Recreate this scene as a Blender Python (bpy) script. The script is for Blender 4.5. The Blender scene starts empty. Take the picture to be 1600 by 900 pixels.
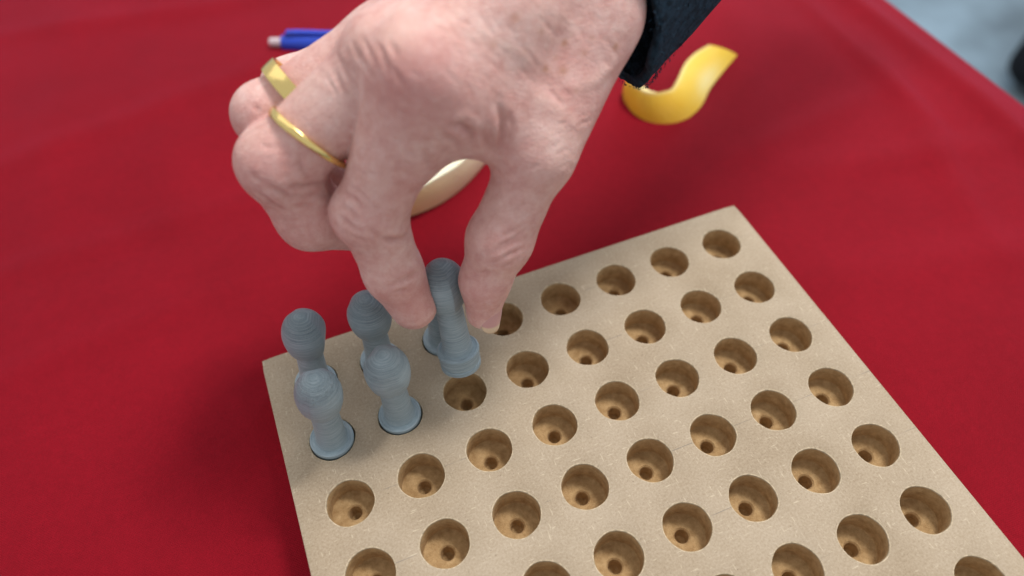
import bpy, bmesh, math, random
import numpy as np
from mathutils import Matrix, Vector

S = 0.0009          # metres per unit (the hole pitch of the board is 25 units)
scene = bpy.context.scene
COL = scene.collection

# ------------------------------------------------------------------ camera
CAM_R = np.array([[0.92609042, -0.37698573, -0.01543709],
                  [-0.3085819, -0.73324032, -0.60591736],
                  [0.2171031, 0.56589786, -0.79537781]])      # rows: right, down, forward
CAM_C = np.array([18.95025622, -157.03161947, 238.36449978])
cam_data = bpy.data.cameras.new('camera')
cam_data.sensor_width = 36.0
cam_data.lens = 36.0 * 1147.95 / 1600.0
cam_data.clip_start = 0.01
cam_data.clip_end = 60.0
cam_data.dof.use_dof = True
cam_data.dof.focus_distance = 250 * S
cam_data.dof.aperture_fstop = 5.8
cam_data.dof.aperture_blades = 9
cam = bpy.data.objects.new('camera', cam_data)
COL.objects.link(cam)
M = Matrix.Identity(4)
for i in range(3):
    M[i][0] = CAM_R[0][i]; M[i][1] = -CAM_R[1][i]; M[i][2] = -CAM_R[2][i]; M[i][3] = CAM_C[i] * S
cam.matrix_world = M
scene.camera = cam

# ------------------------------------------------------------------ light
world = bpy.data.worlds.new('World'); scene.world = world
world.use_nodes = True
bg = world.node_tree.nodes['Background']
bg.inputs['Color'].default_value = (0.94, 0.96, 1.0, 1)
bg.inputs['Strength'].default_value = 0.68

def area_light(name, pos, target, size, power, color):
    d = bpy.data.lights.new(name, 'AREA'); d.shape = 'RECTANGLE'
    d.size = size[0] * S; d.size_y = size[1] * S; d.energy = power; d.color = color
    o = bpy.data.objects.new(name, d); COL.objects.link(o)
    p = Vector(pos) * S; o.location = p
    o.rotation_euler = (Vector(target) * S - p).to_track_quat('-Z', 'Y').to_euler()
    return o
area_light('hall_window_light', (620, 210, 1180), (90, -40, 0), (280, 280), 12.5, (1.0, 0.98, 0.95))
area_light('hall_lamp_light', (-260, 620, 1250), (40, 20, 60), (1300, 1300), 3.2, (1.0, 0.97, 0.94))
area_light('hall_door_light', (1500, 1500, 520), (150, 60, 0), (700, 700), 7.0, (0.55, 0.78, 1.0))

vs = scene.view_settings
vs.view_transform = 'Standard'; vs.look = 'None'; vs.exposure = 0.0; vs.gamma = 1.0
vs.use_curve_mapping = False

# ------------------------------------------------------------------ helpers
def tag(o, label=None, cat=None, group=None, kind=None):
    if label: o['label'] = label
    if cat: o['category'] = cat
    if group: o['group'] = group
    if kind: o['kind'] = kind
    return o

def empty(name, loc=(0, 0, 0)):
    o = bpy.data.objects.new(name, None); COL.objects.link(o)
    o.empty_display_size = 0.005
    o.location = Vector(loc) * S
    return o

def mesh_obj(name, verts, faces, mats, parent=None, smooth=True, origin=(0, 0, 0), mat_index=None):
    """verts in units, world space; the object's origin sits at `origin` (units) relative to its parent"""
    me = bpy.data.meshes.new(name)
    v = (np.asarray(verts, float) - np.asarray(origin, float)) * S
    if isinstance(faces, np.ndarray) and faces.shape[1] == 4:
        me.vertices.add(len(v)); me.vertices.foreach_set('co', v.astype(np.float32).ravel())
        me.loops.add(faces.size); me.loops.foreach_set('vertex_index', faces.astype(np.int32).ravel())
        me.polygons.add(len(faces))
        me.polygons.foreach_set('loop_start', np.arange(0, faces.size, 4, dtype=np.int32))
        me.polygons.foreach_set('loop_total', np.full(len(faces), 4, np.int32))
        me.update(calc_edges=True); me.validate()
    else:
        me.from_pydata([tuple(p) for p in v], [], [list(map(int, f)) for f in faces]); me.update()
    if not isinstance(mats, (list, tuple)): mats = [mats]
    for m in mats: me.materials.append(m)
    if smooth: me.polygons.foreach_set('use_smooth', [True] * len(me.polygons))
    if mat_index is not None: me.polygons.foreach_set('material_index', list(map(int, mat_index)))
    o = bpy.data.objects.new(name, me); COL.objects.link(o)
    o.location = Vector(origin) * S
    if parent: o.parent = parent
    return o

def sharp_by_angle(o, deg=35):
    me = o.data
    bm = bmesh.new(); bm.from_mesh(me)
    bmesh.ops.recalc_face_normals(bm, faces=bm.faces)
    for e in bm.edges:
        if len(e.link_faces) == 2 and e.calc_face_angle(0) > math.radians(deg): e.smooth = False
    bm.to_mesh(me); bm.free(); me.update()

def set_attr(o, name, vals):
    a = o.data.attributes.new(name, 'FLOAT', 'POINT')
    a.data.foreach_set('value', np.asarray(vals, np.float32))

class NT:
    """small helper for building node materials"""
    def __init__(self, name):
        self.m = bpy.data.materials.new(name); self.m.use_nodes = True
        self.t = self.m.node_tree; self.t.nodes.clear()
        self.out = self.t.nodes.new('ShaderNodeOutputMaterial')
        self.b = self.t.nodes.new('ShaderNodeBsdfPrincipled')
        self.t.links.new(self.b.outputs[0], self.out.inputs[0])
    def n(self, typ, **kw):
        nd = self.t.nodes.new(typ)
        for k, v in kw.items(): setattr(nd, k, v)
        return nd
    def lk(self, a, b): self.t.links.new(a, b)
    def set(self, nd, **kw):
        for k, v in kw.items(): nd.inputs[k.replace('_', ' ')].default_value = v
        return nd
    def coord(self, scale=(1, 1, 1)):
        tc = self.n('ShaderNodeTexCoord'); mp = self.n('ShaderNodeMapping')
        self.lk(tc.outputs['Object'], mp.inputs['Vector'])
        mp.inputs['Scale'].default_value = [1.0 / S * s for s in scale]      # back to units
        return mp.outputs[0]
    def noise(self, vec, scale, detail=4, rough=0.55):
        nd = self.n('ShaderNodeTexNoise'); self.lk(vec, nd.inputs['Vector'])
        nd.inputs['Scale'].default_value = scale; nd.inputs['Detail'].default_value = detail
        nd.inputs['Roughness'].default_value = rough
        return nd.outputs['Fac']
    def ramp(self, fac, stops):
        nd = self.n('ShaderNodeValToRGB'); self.lk(fac, nd.inputs[0])
        el = nd.color_ramp.elements
        while len(el) < len(stops): el.new(0.5)
        for e, (p, c) in zip(el, stops):
            e.position = p; e.color = (*c, 1) if len(c) == 3 else c
        return nd.outputs[0]
    def mix(self, fac, a, b, mode='MIX'):
        nd = self.n('ShaderNodeMix', data_type='RGBA', blend_type=mode)
        for sock, val in ((nd.inputs[0], fac), (nd.inputs[6], a), (nd.inputs[7], b)):
            if hasattr(val, 'is_linked') or isinstance(val, bpy.types.NodeSocket): self.lk(val, sock)
            elif isinstance(val, tuple): sock.default_value = (*val, 1)
            else: sock.default_value = val
        return nd.outputs[2]
    def math(self, op, a, b=None, c=None):
        nd = self.n('ShaderNodeMath', operation=op)
        for sock, val in zip(nd.inputs, (a, b, c)):
            if val is None: continue
            if isinstance(val, bpy.types.NodeSocket): self.lk(val, sock)
            else: sock.default_value = val
        return nd.outputs[0]
    def attr(self, name):
        nd = self.n('ShaderNodeAttribute', attribute_name=name); return nd.outputs['Fac']
    def bump(self, h, dist, strength=1.0, prev=None):
        nd = self.n('ShaderNodeBump'); self.lk(h, nd.inputs['Height'])
        nd.inputs['Distance'].default_value = dist * S; nd.inputs['Strength'].default_value = strength
        if prev is not None: self.lk(prev, nd.inputs['Normal'])
        return nd.outputs[0]
    def base(self, col):
        s = self.b.inputs['Base Color']
        if isinstance(col, tuple): s.default_value = (*col, 1)
        else: self.lk(col, s)
    def normal(self, n): self.lk(n, self.b.inputs['Normal'])

rng = np.random.default_rng(7)
random.seed(7)

# ------------------------------------------------------------------ materials
def mat_cloth():
    t = NT('red_cloth'); v = t.coord()
    big = t.noise(v, 0.012, 3); mid = t.noise(v, 0.25, 3)
    c = t.ramp(t.math('ADD', t.math('MULTIPLY', big, 0.7), t.math('MULTIPLY', mid, 0.3)),
               [(0.3, (0.205, 0.0026, 0.0092)), (0.7, (0.285, 0.004, 0.0136))])
    c = t.mix(t.math('MULTIPLY', t.ramp(t.noise(v, 1.7, 3, 0.7), [(0.35, (0, 0, 0)), (0.7, (1, 1, 1))]), 0.35), c, (0.10, 0.001, 0.004))
    sx = t.n('ShaderNodeSeparateXYZ'); t.lk(v, sx.inputs[0])
    w1 = t.math('SINE', t.math('MULTIPLY', sx.outputs[0], 6.5)); w2 = t.math('SINE', t.math('MULTIPLY', sx.outputs[1], 6.5))
    weave = t.math('MULTIPLY', w1, w2)
    fine = t.noise(v, 2.2, 2)
    t.base(c)
    t.set(t.b, Roughness=0.85, Sheen_Weight=0.16, Sheen_Roughness=0.3, Sheen_Tint=(0.9, 0.35, 0.75, 1))
    t.b.inputs['Specular IOR Level'].default_value = 0.12
    t.normal(t.bump(fine, 0.25, 0.5, t.bump(weave, 0.10, 0.7)))
    return t.m

def mat_mdf(core=False):
    t = NT('fibreboard_core' if core else 'fibreboard_face'); v = t.coord()
    if core:
        n = t.noise(v, 0.35, 6, 0.7)
        t.base(t.ramp(n, [(0.3, (0.30, 0.175, 0.07)), (0.62, (0.48, 0.315, 0.15)), (0.8, (0.58, 0.42, 0.24))]))
        t.set(t.b, Roughness=0.95)
        t.normal(t.bump(t.noise(v, 0.9, 6, 0.7), 0.5, 0.8))
        return t.m
    big = t.noise(v, 0.03, 3); spk = t.noise(v, 1.3, 5, 0.75)
    c = t.ramp(t.math('ADD', t.math('MULTIPLY', big, 0.35), t.math('MULTIPLY', spk, 0.75)),
               [(0.32, (0.23, 0.165, 0.10)), (0.5, (0.355, 0.275, 0.187)), (0.68, (0.44, 0.355, 0.26))])
    # pale fibres, two directions, distorted so that they read as short strokes
    for sc, rot in (((0.28, 1.7, 1), 0.5), ((1.6, 0.26, 1), -0.3)):
        tc = t.n('ShaderNodeMapping'); t.lk(v, tc.inputs[0]); tc.inputs['Scale'].default_value = sc
        tc.inputs['Rotation'].default_value = (0, 0, rot)
        nn = t.noise(tc.outputs[0], 0.8, 2, 0.5)
        m = t.ramp(nn, [(0.66, (0, 0, 0)), (0.72, (1, 1, 1))])
        c = t.mix(t.math('MULTIPLY', m, 0.42), c, (0.66, 0.56, 0.41))
    dk = t.ramp(t.noise(v, 1.15, 3, 0.6), [(0.66, (0, 0, 0)), (0.71, (1, 1, 1))])
    c = t.mix(t.math('MULTIPLY', dk, 0.65), c, (0.16, 0.11, 0.07))
    # faint pencil rules through the hole rows
    sx = t.n('ShaderNodeSeparateXYZ'); t.lk(v, sx.inputs[0])
    for ax, off in ((1, 0.0),):
        d = t.math('ABSOLUTE', t.math('SUBTRACT', t.math('FRACT', t.math('ADD', t.math('DIVIDE', t.math('ADD', sx.outputs[ax], off), 25.0), 0.5)), 0.5))
        line = t.math('LESS_THAN', d, 0.0055)
        msk = t.ramp(t.noise(v, 0.05, 4, 0.7), [(0.5, (0, 0, 0)), (0.62, (1, 1, 1))])
        c = t.mix(t.math('MULTIPLY', t.math('MULTIPLY', line, msk), 0.55), c, (0.13, 0.12, 0.11))
    t.base(c)
    t.set(t.b, Roughness=0.85)
    t.b.inputs['Specular IOR Level'].default_value = 0.35
    t.normal(t.bump(spk, 0.08, 0.4, t.bump(big, 0.6, 0.3)))
    return t.m

def mat_print():
    t = NT('grey_printed_plastic'); v = t.coord()
    sx = t.n('ShaderNodeSeparateXYZ'); t.lk(v, sx.inputs[0])
    wob = t.noise(v, 0.5, 3)
    ph = t.math('ADD', t.math('MULTIPLY', sx.outputs[2], 21.0), t.math('MULTIPLY', wob, 3.0))
    lay = t.math('SINE', ph)
    streak = t.n('ShaderNodeMapping'); t.lk(v, streak.inputs[0]); streak.inputs['Scale'].default_value = (0.15, 0.15, 5.5)
    sn = t.noise(streak.outputs[0], 0.7, 4, 0.7)
    t.base(t.ramp(sn, [(0.3, (0.195, 0.255, 0.29)), (0.5, (0.27, 0.345, 0.38)), (0.7, (0.40, 0.48, 0.52))]))
    top = t.n('ShaderNodeMapRange'); t.lk(sx.outputs[2], top.inputs[0]); top.inputs[1].default_value = 33; top.inputs[2].default_value = 38.5
    pit = t.math('MULTIPLY', t.noise(v, 1.3, 5, 0.75), top.outputs[0])
    t.set(t.b, Roughness=0.34)
    t.b.inputs['Specular IOR Level'].default_value = 0.45
    t.normal(t.bump(pit, 2.0, 0.9, t.bump(sn, 0.24, 0.6, t.bump(lay, 0.04, 0.6))))
    return t.m

def mat_skin():
    t = NT('skin'); v = t.coord()
    red = t.attr('red'); pale = t.attr('pale'); spot = t.attr('spot'); dark = t.attr('crease_shade')
    big = t.noise(v, 0.07, 4, 0.6); mot = t.noise(v, 0.30, 5, 0.65); fin = t.noise(v, 1.3, 4, 0.7)
    c = t.ramp(t.math('ADD', t.math('MULTIPLY', big, 0.45), t.math('MULTIPLY', mot, 0.55)),
               [(0.34, (0.56, 0.285, 0.25)), (0.5, (0.66, 0.395, 0.35)), (0.66, (0.74, 0.51, 0.46))])
    c = t.mix(t.math('MULTIPLY', t.ramp(fin, [(0.5, (0, 0, 0)), (0.72, (1, 1, 1))]), 0.22), c, (0.50, 0.20, 0.165))
    c = t.mix(t.math('MULTIPLY', red, 0.6), c, (0.54, 0.185, 0.175))
    c = t.mix(t.math('MULTIPLY', pale, 0.5), c, (0.70, 0.50, 0.42))
    c = t.mix(t.math('MULTIPLY', spot, 0.75), c, (0.40, 0.17, 0.075))
    c = t.mix(t.math('MULTIPLY', dark, 0.45), c, (0.37, 0.12, 0.10))  # shade in the creases, put into the skin colour as a darker red
    t.base(c)
    t.set(t.b, Roughness=0.56, Subsurface_Weight=0.22, Subsurface_Radius=(1.0, 0.35, 0.2), Subsurface_Scale=1.6 * S)
    t.b.inputs['Specular IOR Level'].default_value = 0.34
    # fine criss-cross skin lines
    vo = t.n('ShaderNodeTexVoronoi', feature='DISTANCE_TO_EDGE'); t.lk(v, vo.inputs['Vector']); vo.inputs['Scale'].default_value = 0.9
    cell = t.math('MINIMUM', vo.outputs['Distance'], 0.25)
    mp = t.n('ShaderNodeMapping'); t.lk(v, mp.inputs[0]); mp.inputs['Scale'].default_value = (0.5, 1.6, 0.5); mp.inputs['Rotation'].default_value = (0.4, 0.7, 0.6)
    ln = t.noise(mp.outputs[0], 0.75, 5, 0.7)
    t.normal(t.bump(cell, 0.4, 0.6, t.bump(ln, 0.55, 0.5, t.bump(mot, 0.35, 0.25))))
    return t.m

def mat_simple(name, col, rough=0.5, metal=0.0, spec=0.5, noise=None, bump=None, coat=0.0):
    t = NT(name); v = t.coord()
    if noise:
        sc, amt = noise
        n = t.noise(v, sc, 4)
        lo = tuple(c * (1 - amt) for c in col); hi = tuple(min(1, c * (1 + amt)) for c in col)
        t.base(t.ramp(n, [(0.35, lo), (0.65, hi)]))
    else: t.base(col)
    t.set(t.b, Roughness=rough, Metallic=metal, Coat_Weight=coat)
    t.b.inputs['Specular IOR Level'].default_value = spec
    if bump:
        sc, d = bump; t.normal(t.bump(t.noise(v, sc, 4), d, 0.7))
    return t.m

M_CLOTH = mat_cloth(); M_FACE = mat_mdf(); M_CORE = mat_mdf(True); M_PRINT = mat_print(); M_SKIN = mat_skin()
M_GOLD = mat_simple('yellow_gold', (0.83, 0.63, 0.24), 0.2, 1.0, bump=(0.6, 0.12))
M_KNIT = mat_simple('navy_knit', (0.014, 0.032, 0.052), 0.95, spec=0.2, noise=(0.4, 0.5), bump=(1.2, 0.8))
M_FLOOR = mat_simple('blue_grey_concrete', (0.26, 0.345, 0.40), 0.6, noise=(0.004, 0.35))
M_WOOD = mat_simple('table_top_board', (0.42, 0.33, 0.24), 0.6, noise=(0.05, 0.2))
M_BLUE = mat_simple('blue_pen_plastic', (0.012, 0.055, 0.50), 0.3, spec=0.5, noise=(0.2, 0.08))
M_BUTTON = mat_simple('clear_pinkish_plastic', (0.62, 0.50, 0.53), 0.25, spec=0.5, noise=(0.3, 0.1))
M_STEEL = mat_simple('pen_steel', (0.6, 0.6, 0.62), 0.25, 1.0, noise=(0.3, 0.05))
M_BLACK = mat_simple('black_fabric', (0.008, 0.009, 0.012), 0.8, spec=0.2, noise=(0.05, 0.4), bump=(0.3, 1.0))
# ------------------------------------------------------------------ setting
Z_T = -20.0          # top of the cloth
Z_F = -760.0
def grid_quads(nx, ny):
    i, j = np.meshgrid(np.arange(nx - 1), np.arange(ny - 1), indexing='ij')
    a = i * ny + j
    return np.stack([a, a + ny, a + ny + 1, a + 1], -1).reshape(-1, 4)

fx = np.linspace(-9000, 12000, 22); fy = np.linspace(-9000, 14000, 24)
X, Y = np.meshgrid(fx, fy, indexing='ij')
flo = mesh_obj('floor', np.stack([X, Y, np.full_like(X, Z_F)], -1).reshape(-1, 3), grid_quads(22, 24), M_FLOOR, smooth=False)
tag(flo, 'blue grey concrete floor of the hall beyond the table', kind='structure')

# table: top board and four legs
TX0, TX1, TY0, TY1 = -620.0, 391.0, -230.0, 720.0
def box_verts(x0, x1, y0, y1, z0, z1):
    v = [(x, y, z) for x in (x0, x1) for y in (y0, y1) for z in (z0, z1)]
    f = [(0, 1, 3, 2), (4, 6, 7, 5), (0, 4, 5, 1), (2, 3, 7, 6), (0, 2, 6, 4), (1, 5, 7, 3)]
    return v, f
table = empty('table', ((TX0 + TX1) / 2, (TY0 + TY1) / 2, Z_F))
tag(table, 'wooden table hidden under the red tablecloth', 'table')
tb = (np.array(table.location) / S)
def child_box(name, b, mat, par, org):
    v, f = box_verts(*b)
    o = mesh_obj(name, v, f, mat, None, smooth=False, origin=org); o.parent = par; o.location = (0, 0, 0)
    return o
child_box('table_top', (TX0, TX1, TY0, TY1, Z_T - 30, Z_T - 3), M_WOOD, table, tb)
for sx_ in (TX0 + 30, TX1 - 75):
    for sy_ in (TY0 + 30, TY1 - 75):
        child_box('leg', (sx_, sx_ + 45, sy_, sy_ + 45, Z_F, Z_T - 30), M_WOOD, table, tb)

# tablecloth: one sheet with soft folds, hanging over the table's edges
def seg_dist(X, Y, a, b):
    dx, dy = b[0] - a[0], b[1] - a[1]
    t = np.clip(((X - a[0]) * dx + (Y - a[1]) * dy) / (dx * dx + dy * dy), 0, 1)
    return np.hypot(X - a[0] - t * dx, Y - a[1] - t * dy), t
DROP = 160.0
def axis_samples(a, b, step):
    n = int((b - a) / step)
    inner = np.linspace(a, b, n)
    out0 = a - np.linspace(DROP, 4, 26); out1 = b + np.linspace(4, DROP, 26)
    return np.concatenate([out0, inner, out1])
cx = axis_samples(TX0 - 2, TX1 + 2, 3.2); cy = axis_samples(TY0 - 2, TY1 + 2, 3.2)
X, Y = np.meshgrid(cx, cy, indexing='ij')
Hh = np.zeros_like(X)
folds = [((372, 300), (369, -60), 7, 1.8), ((343, 175), (333, 30), 6, 1.0), ((352, 120), (300, -40), 9, 1.2), ((300, 170), (240, 60), 12, 0.9),
         ((-150, 330), (80, 300), 9, 0.8), ((-170, 190), (60, 240), 10, 0.8), ((-200, 120), (10, 130), 9, 0.7), ((-160, 60), (-20, 75), 8, 0.6),
         ((-90, 330), (-110, 20), 14, 0.8), ((-30, 380), (-50, 60), 12, 0.6), ((250, 40), (380, 10), 10, 0.9), ((215, -20), (380, -60), 12, 1.0),
         ((225, 60), (330, 75), 8, 0.7), ((120, 190), (300, 260), 12, 0.9)]
for a, b, w, h in folds:
    d, t = seg_dist(X, Y, a, b)
    Hh += 2.0 * h * np.exp(-(d / w) ** 2) * np.sin(np.pi * np.clip(t * 0.9 + 0.05, 0, 1)) ** 0.5
for k in range(26):
    ang = rng.uniform(0, np.pi); q = rng.uniform(0, 6.28); wl = rng.uniform(45, 190)
    Hh += 0.0016 * wl * np.sin((X * np.cos(ang) + Y * np.sin(ang)) * 6.283 / wl + q)
Hh -= Hh.min(); Hh *= 0.9
# lie flat under the board
bd = np.maximum(np.maximum(-17.5 - X, X - 192.5), np.maximum(-192.5 - Y, Y - 17.5))
Hh *= np.clip(bd / 14, 0, 1) ** 2 * (3 - 2 * np.clip(bd / 14, 0, 1))
ox = np.maximum(TX0 - X, X - TX1); oy = np.maximum(TY0 - Y, Y - TY1); over = np.maximum(np.maximum(ox, oy), 0)
rr_ = 3.0
drop = np.maximum(over - 2, 0)
Xc = np.clip(X, TX0 - rr_, TX1 + rr_); Yc = np.clip(Y, TY0 - rr_, TY1 + rr_)
wave = np.clip(drop / 120, 0, 1)
Xc = Xc + np.where(ox > 0, np.sign(X) * wave * (6 + 7 * np.sin(Y / 21.0) + 4 * np.sin(Y / 9.0 + 1)), 0)
Yc = Yc + np.where(oy > 0, np.sign(Y) * wave * (6 + 7 * np.sin(X / 21.0) + 4 * np.sin(X / 9.0 + 1)), 0)
edge_soft = np.clip((np.minimum(np.minimum(X - TX0, TX1 - X), np.minimum(Y - TY0, TY1 - Y))) / 12.0, 0, 1)
Zc = Z_T - 2.2 + np.where(over > 0, -drop - 0.8, Hh * 0.95 * edge_soft + 2.2 * np.where(bd < 14, 1 - np.clip(bd / 14, 0, 1), 0))
Zc = np.where(bd <= 0, Z_T - 0.15, Zc)
cloth = mesh_obj('tablecloth', np.stack([Xc, Yc, Zc], -1).reshape(-1, 3), grid_quads(len(cx), len(cy)), M_CLOTH)
tag(cloth, 'plain red tablecloth spread flat over the whole table', 'tablecloth')
# ------------------------------------------------------------------ fibreboard with 8 x 8 stepped holes
HOLE_R, NSEG = 8.0, 48
def make_board():
    V, F, MI = [], [], []
    key = {}
    def vid(p):
        k = (round(p[0], 3), round(p[1], 3), round(p[2], 3))
        if k not in key: key[k] = len(V); V.append(p)
        return key[k]
    border = {}
    angs = [2 * math.pi * (i) / NSEG for i in range(NSEG)]
    for r in range(8):
        for c in range(8):
            x0, y0 = 25.0 * c, -25.0 * r
            jit = [1 + 0.012 * math.sin(3 * a + r + 2.3 * c) + 0.006 * math.sin(7 * a + 1.7 * r + c) for a in angs]
            sq = []
            for a in angs:
                ca, sa = math.cos(a), math.sin(a); m = 12.5 / max(abs(ca), abs(sa))
                sq.append(vid((x0 + ca * m, y0 + sa * m, 0.0)))
            dj = random.uniform(-0.6, 0.6); pjx, pjy = random.uniform(-0.35, 0.35), random.uniform(-0.35, 0.35)
            prof = [(HOLE_R + 0.45, 0.0, 0), (HOLE_R + 0.12, -0.14, 2), (HOLE_R, -0.6, 2), (HOLE_R - 0.05, -4.0, 1), (HOLE_R - 0.1, -9.2 + dj, 1), (HOLE_R - 0.45, -9.55 + dj, 1),
                    (4.6, -10.0 + dj, 1), (2.9, -10.3 + dj, 1), (2.4, -10.9 + dj, 1), (1.9, -15.5, 1), (0.2, -17.0, 1)]
            prev = sq
            for (rad, z, mi) in prof:
                jj = jit if rad > 3.5 else [1] * NSEG
                wob = 0.22 if (-9.9 + dj <= z < -7 or rad == 4.6) else 0.0
                px_, py_ = (pjx, pjy) if rad < 4 else (0, 0)
                cur = [vid((x0 + px_ + rad * jj[i] * math.cos(a), y0 + py_ + rad * jj[i] * math.sin(a), z + wob * math.sin(2 * a + c * 1.3 + r) )) for i, a in enumerate(angs)]
                for i in range(NSEG):
                    j = (i + 1) % NSEG
                    F.append((prev[i], prev[j], cur[j], cur[i])); MI.append(mi)
                prev = cur
            F.append(tuple(prev)); MI.append(1)
    # margin strips and sides
    xs0, xs1, ys0, ys1 = -12.5, 187.5, -187.5, 12.5
    def strip(pts, outw):
        rows = [pts]
        for k, (off, z) in enumerate(((4.55, 0.0), (4.87, -0.13), (5.0, -0.5), (5.0, -19.6))):
            rows.append([vid((V[p][0] + outw[0] * off, V[p][1] + outw[1] * off, z)) for p in pts])
        for k in range(4):
            for i in range(len(pts) - 1):
                F.append((rows[k][i], rows[k][i + 1], rows[k + 1][i + 1], rows[k + 1][i])); MI.append(0 if k < 2 else (2 if k == 2 else 1))
        return rows
    top = [i for i, p in enumerate(V) if p[2] == 0.0]
    L = sorted([i for i in top if abs(V[i][0] - xs0) < 1e-3], key=lambda i: V[i][1]); Rr = sorted([i for i in top if abs(V[i][0] - xs1) < 1e-3], key=lambda i: V[i][1])
    B = sorted([i for i in top if abs(V[i][1] - ys0) < 1e-3], key=lambda i: V[i][0]); T = sorted([i for i in top if abs(V[i][1] - ys1) < 1e-3], key=lambda i: V[i][0])
    rl, rr, rb, rt = strip(L, (-1, 0)), strip(Rr, (1, 0)), strip(B, (0, -1)), strip(T, (0, 1))
    for (ra, ia, rb_, ib, sx_, sy_) in ((rl, 0, rb, 0, -1, -1), (rr, 0, rb, -1, 1, -1), (rl, -1, rt, 0, -1, 1), (rr, -1, rt, -1, 1, 1)):
        for k in range(4):
            pa0, pa1, pb0, pb1 = ra[k][ia], ra[k + 1][ia], rb_[k][ib], rb_[k + 1][ib]
            def corner(kk):
                off, z = ((0, 0), (4.55, 0.0), (4.87, -0.13), (5.0, -0.5), (5.0, -19.6))[kk]
                base = V[ra[0][ia]]; o = off * 0.93 if off else 0
                return vid((base[0] + sx_ * o, base[1] + sy_ * o, z)) if kk else ra[0][ia]
            c0, c1 = corner(k), corner(k + 1)
            m = 0 if k < 2 else (2 if k == 2 else 1)
            F.append(tuple(dict.fromkeys((pa0, pa1, c1, c0)))); MI.append(m)
            F.append(tuple(dict.fromkeys((pb0, pb1, c1, c0)))); MI.append(m)
    ok = [(f, m) for f, m in zip(F, MI) if len(f) >= 3]
    return V, [f for f, _ in ok], [m for _, m in ok]
M_RIM = mat_simple('pale_cut_edge', (0.46, 0.37, 0.25), 0.9, noise=(0.8, 0.25), bump=(1.5, 0.3))
V_, F_, MI_ = make_board()
board = mesh_obj('game_board', V_, F_, [M_FACE, M_CORE, M_RIM], None, smooth=True, mat_index=MI_)
sharp_by_angle(board, 30)
tag(board, 'square tan fibreboard drilled with rows of round stepped holes, lying on the red cloth', 'game board')

# ------------------------------------------------------------------ printed pawns
def lathe(prof, n=40, flat=None):
    V = []
    for (r, z) in prof:
        for i in range(n):
            a = 2 * math.pi * i / n
            q = r
            if flat:
                for (phi, dep) in flat:
                    c = math.cos(a - phi)
                    if c > 0.2: q = min(q, dep * max(r, 2.5 * 0 + r) / c if r > 2.0 else q)
            V.append((q * math.cos(a), q * math.sin(a), z))
    F = []
    for k in range(len(prof) - 1):
        for i in range(n):
            j = (i + 1) % n
            F.append((k * n + i, k * n + j, (k + 1) * n + j, (k + 1) * n + i))
    F.append(tuple(range(n))[::-1]); F.append(tuple((len(prof) - 1) * n + i for i in range(n)))
    return V, F
def egg_profile():
    p = [(4.2, 24.0), (5.9, 23.1), (6.3, 23.15), (6.5, 23.5)]
    for k in range(1, 37):
        t = math.sin(k / 36.0 * math.pi / 2)
        z = 23.5 + (40.8 - 23.5) * t
        u = (z - 30.6) / (40.8 - 30.6) if z > 30.6 else (30.6 - z) / 13.6
        r = 7.6 * math.sqrt(max(0.0, 1 - min(1, abs(u)) ** 2.1)) if z > 30.6 else 7.6 * math.sqrt(1 - u * u)
        p.append((max(r, 0.2), z))
    return p
FOOT = [(7.0, -7.0), (7.35, -6.7), (7.35, -5.2), (7.0, -4.9), (7.0, -4.3), (7.35, -4.0), (7.35, -0.6), (7.65, -0.3), (7.7, 0.3), (7.55, 0.95), (7.1, 1.25), (6.2, 1.15), (5.8, 1.3)]
STEM = [(5.9, 1.0), (5.5, 2.2), (5.15, 5.0), (4.9, 10.0), (4.75, 15.0), (4.65, 20.0), (4.6, 24.0), (4.3, 26.0)]
pawn_meshes = {}
def make_pawn(loc, rotz, tilt, label, flat):
    root = empty('game_pawn', loc)
    for nm, prof, fl in (('foot', FOOT, None), ('stem', STEM, None), ('head', egg_profile(), flat)):
        v, f = lathe(prof, 64, fl)
        o = mesh_obj(nm, v, f, M_PRINT, root); sharp_by_angle(o, 19 if fl else 40)
    root.rotation_euler = (Matrix.Rotation(tilt[1], 3, 'Y') @ Matrix.Rotation(tilt[0], 3, 'X') @ Matrix.Rotation(rotz, 3, 'Z')).to_euler()
    tag(root, label, 'game piece', 'grey printed pawns on the board')
    return root
fl0 = [(math.radians(-40), 0.88), (math.radians(95), 0.95)]
make_pawn((0, 0, 0.3), 0.4, (0.0, 0.10), 'grey egg headed pawn seated in the corner hole, behind the front left pawn', fl0)
make_pawn((25, 0, 0.3), 0.9, (0.03, 0.02), 'grey egg headed pawn in the back edge row, between the corner pawn and the fingertip', fl0)
make_pawn((50, 0, 0.3), 0.0, (0.05, 0.0), 'grey pawn mostly hidden behind the held pawn, only its foot rim showing', fl0)
make_pawn((0, -25, 0.3), 2.2, (0.0, 0.07), 'grey egg headed pawn in the second row, closest to the left edge of the board', fl0)
make_pawn((25, -25, 0.3), 3.0, (0.0, 0.0), 'egg headed pawn in the second row, beside the empty hole under the held pawn', fl0)
HELD_B = np.array([51.4, -17.0, 15.6]); HELD_A = np.array([-0.006, 0.222, 0.97503])
held = make_pawn(tuple(HELD_B), 0.0, (0, 0), 'grey pawn lifted off the board, held between finger and thumb', [(math.radians(-52), 0.84), (math.radians(150), 0.95)])
held.rotation_euler = Vector((0, 0, 1)).rotation_difference(Vector(HELD_A)).to_euler()
# ------------------------------------------------------------------ hand surface
def smin(a, b, k):
    h = np.maximum(k - np.abs(a - b), 0.0) / k
    return np.minimum(a, b) - h * h * k * 0.25

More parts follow.
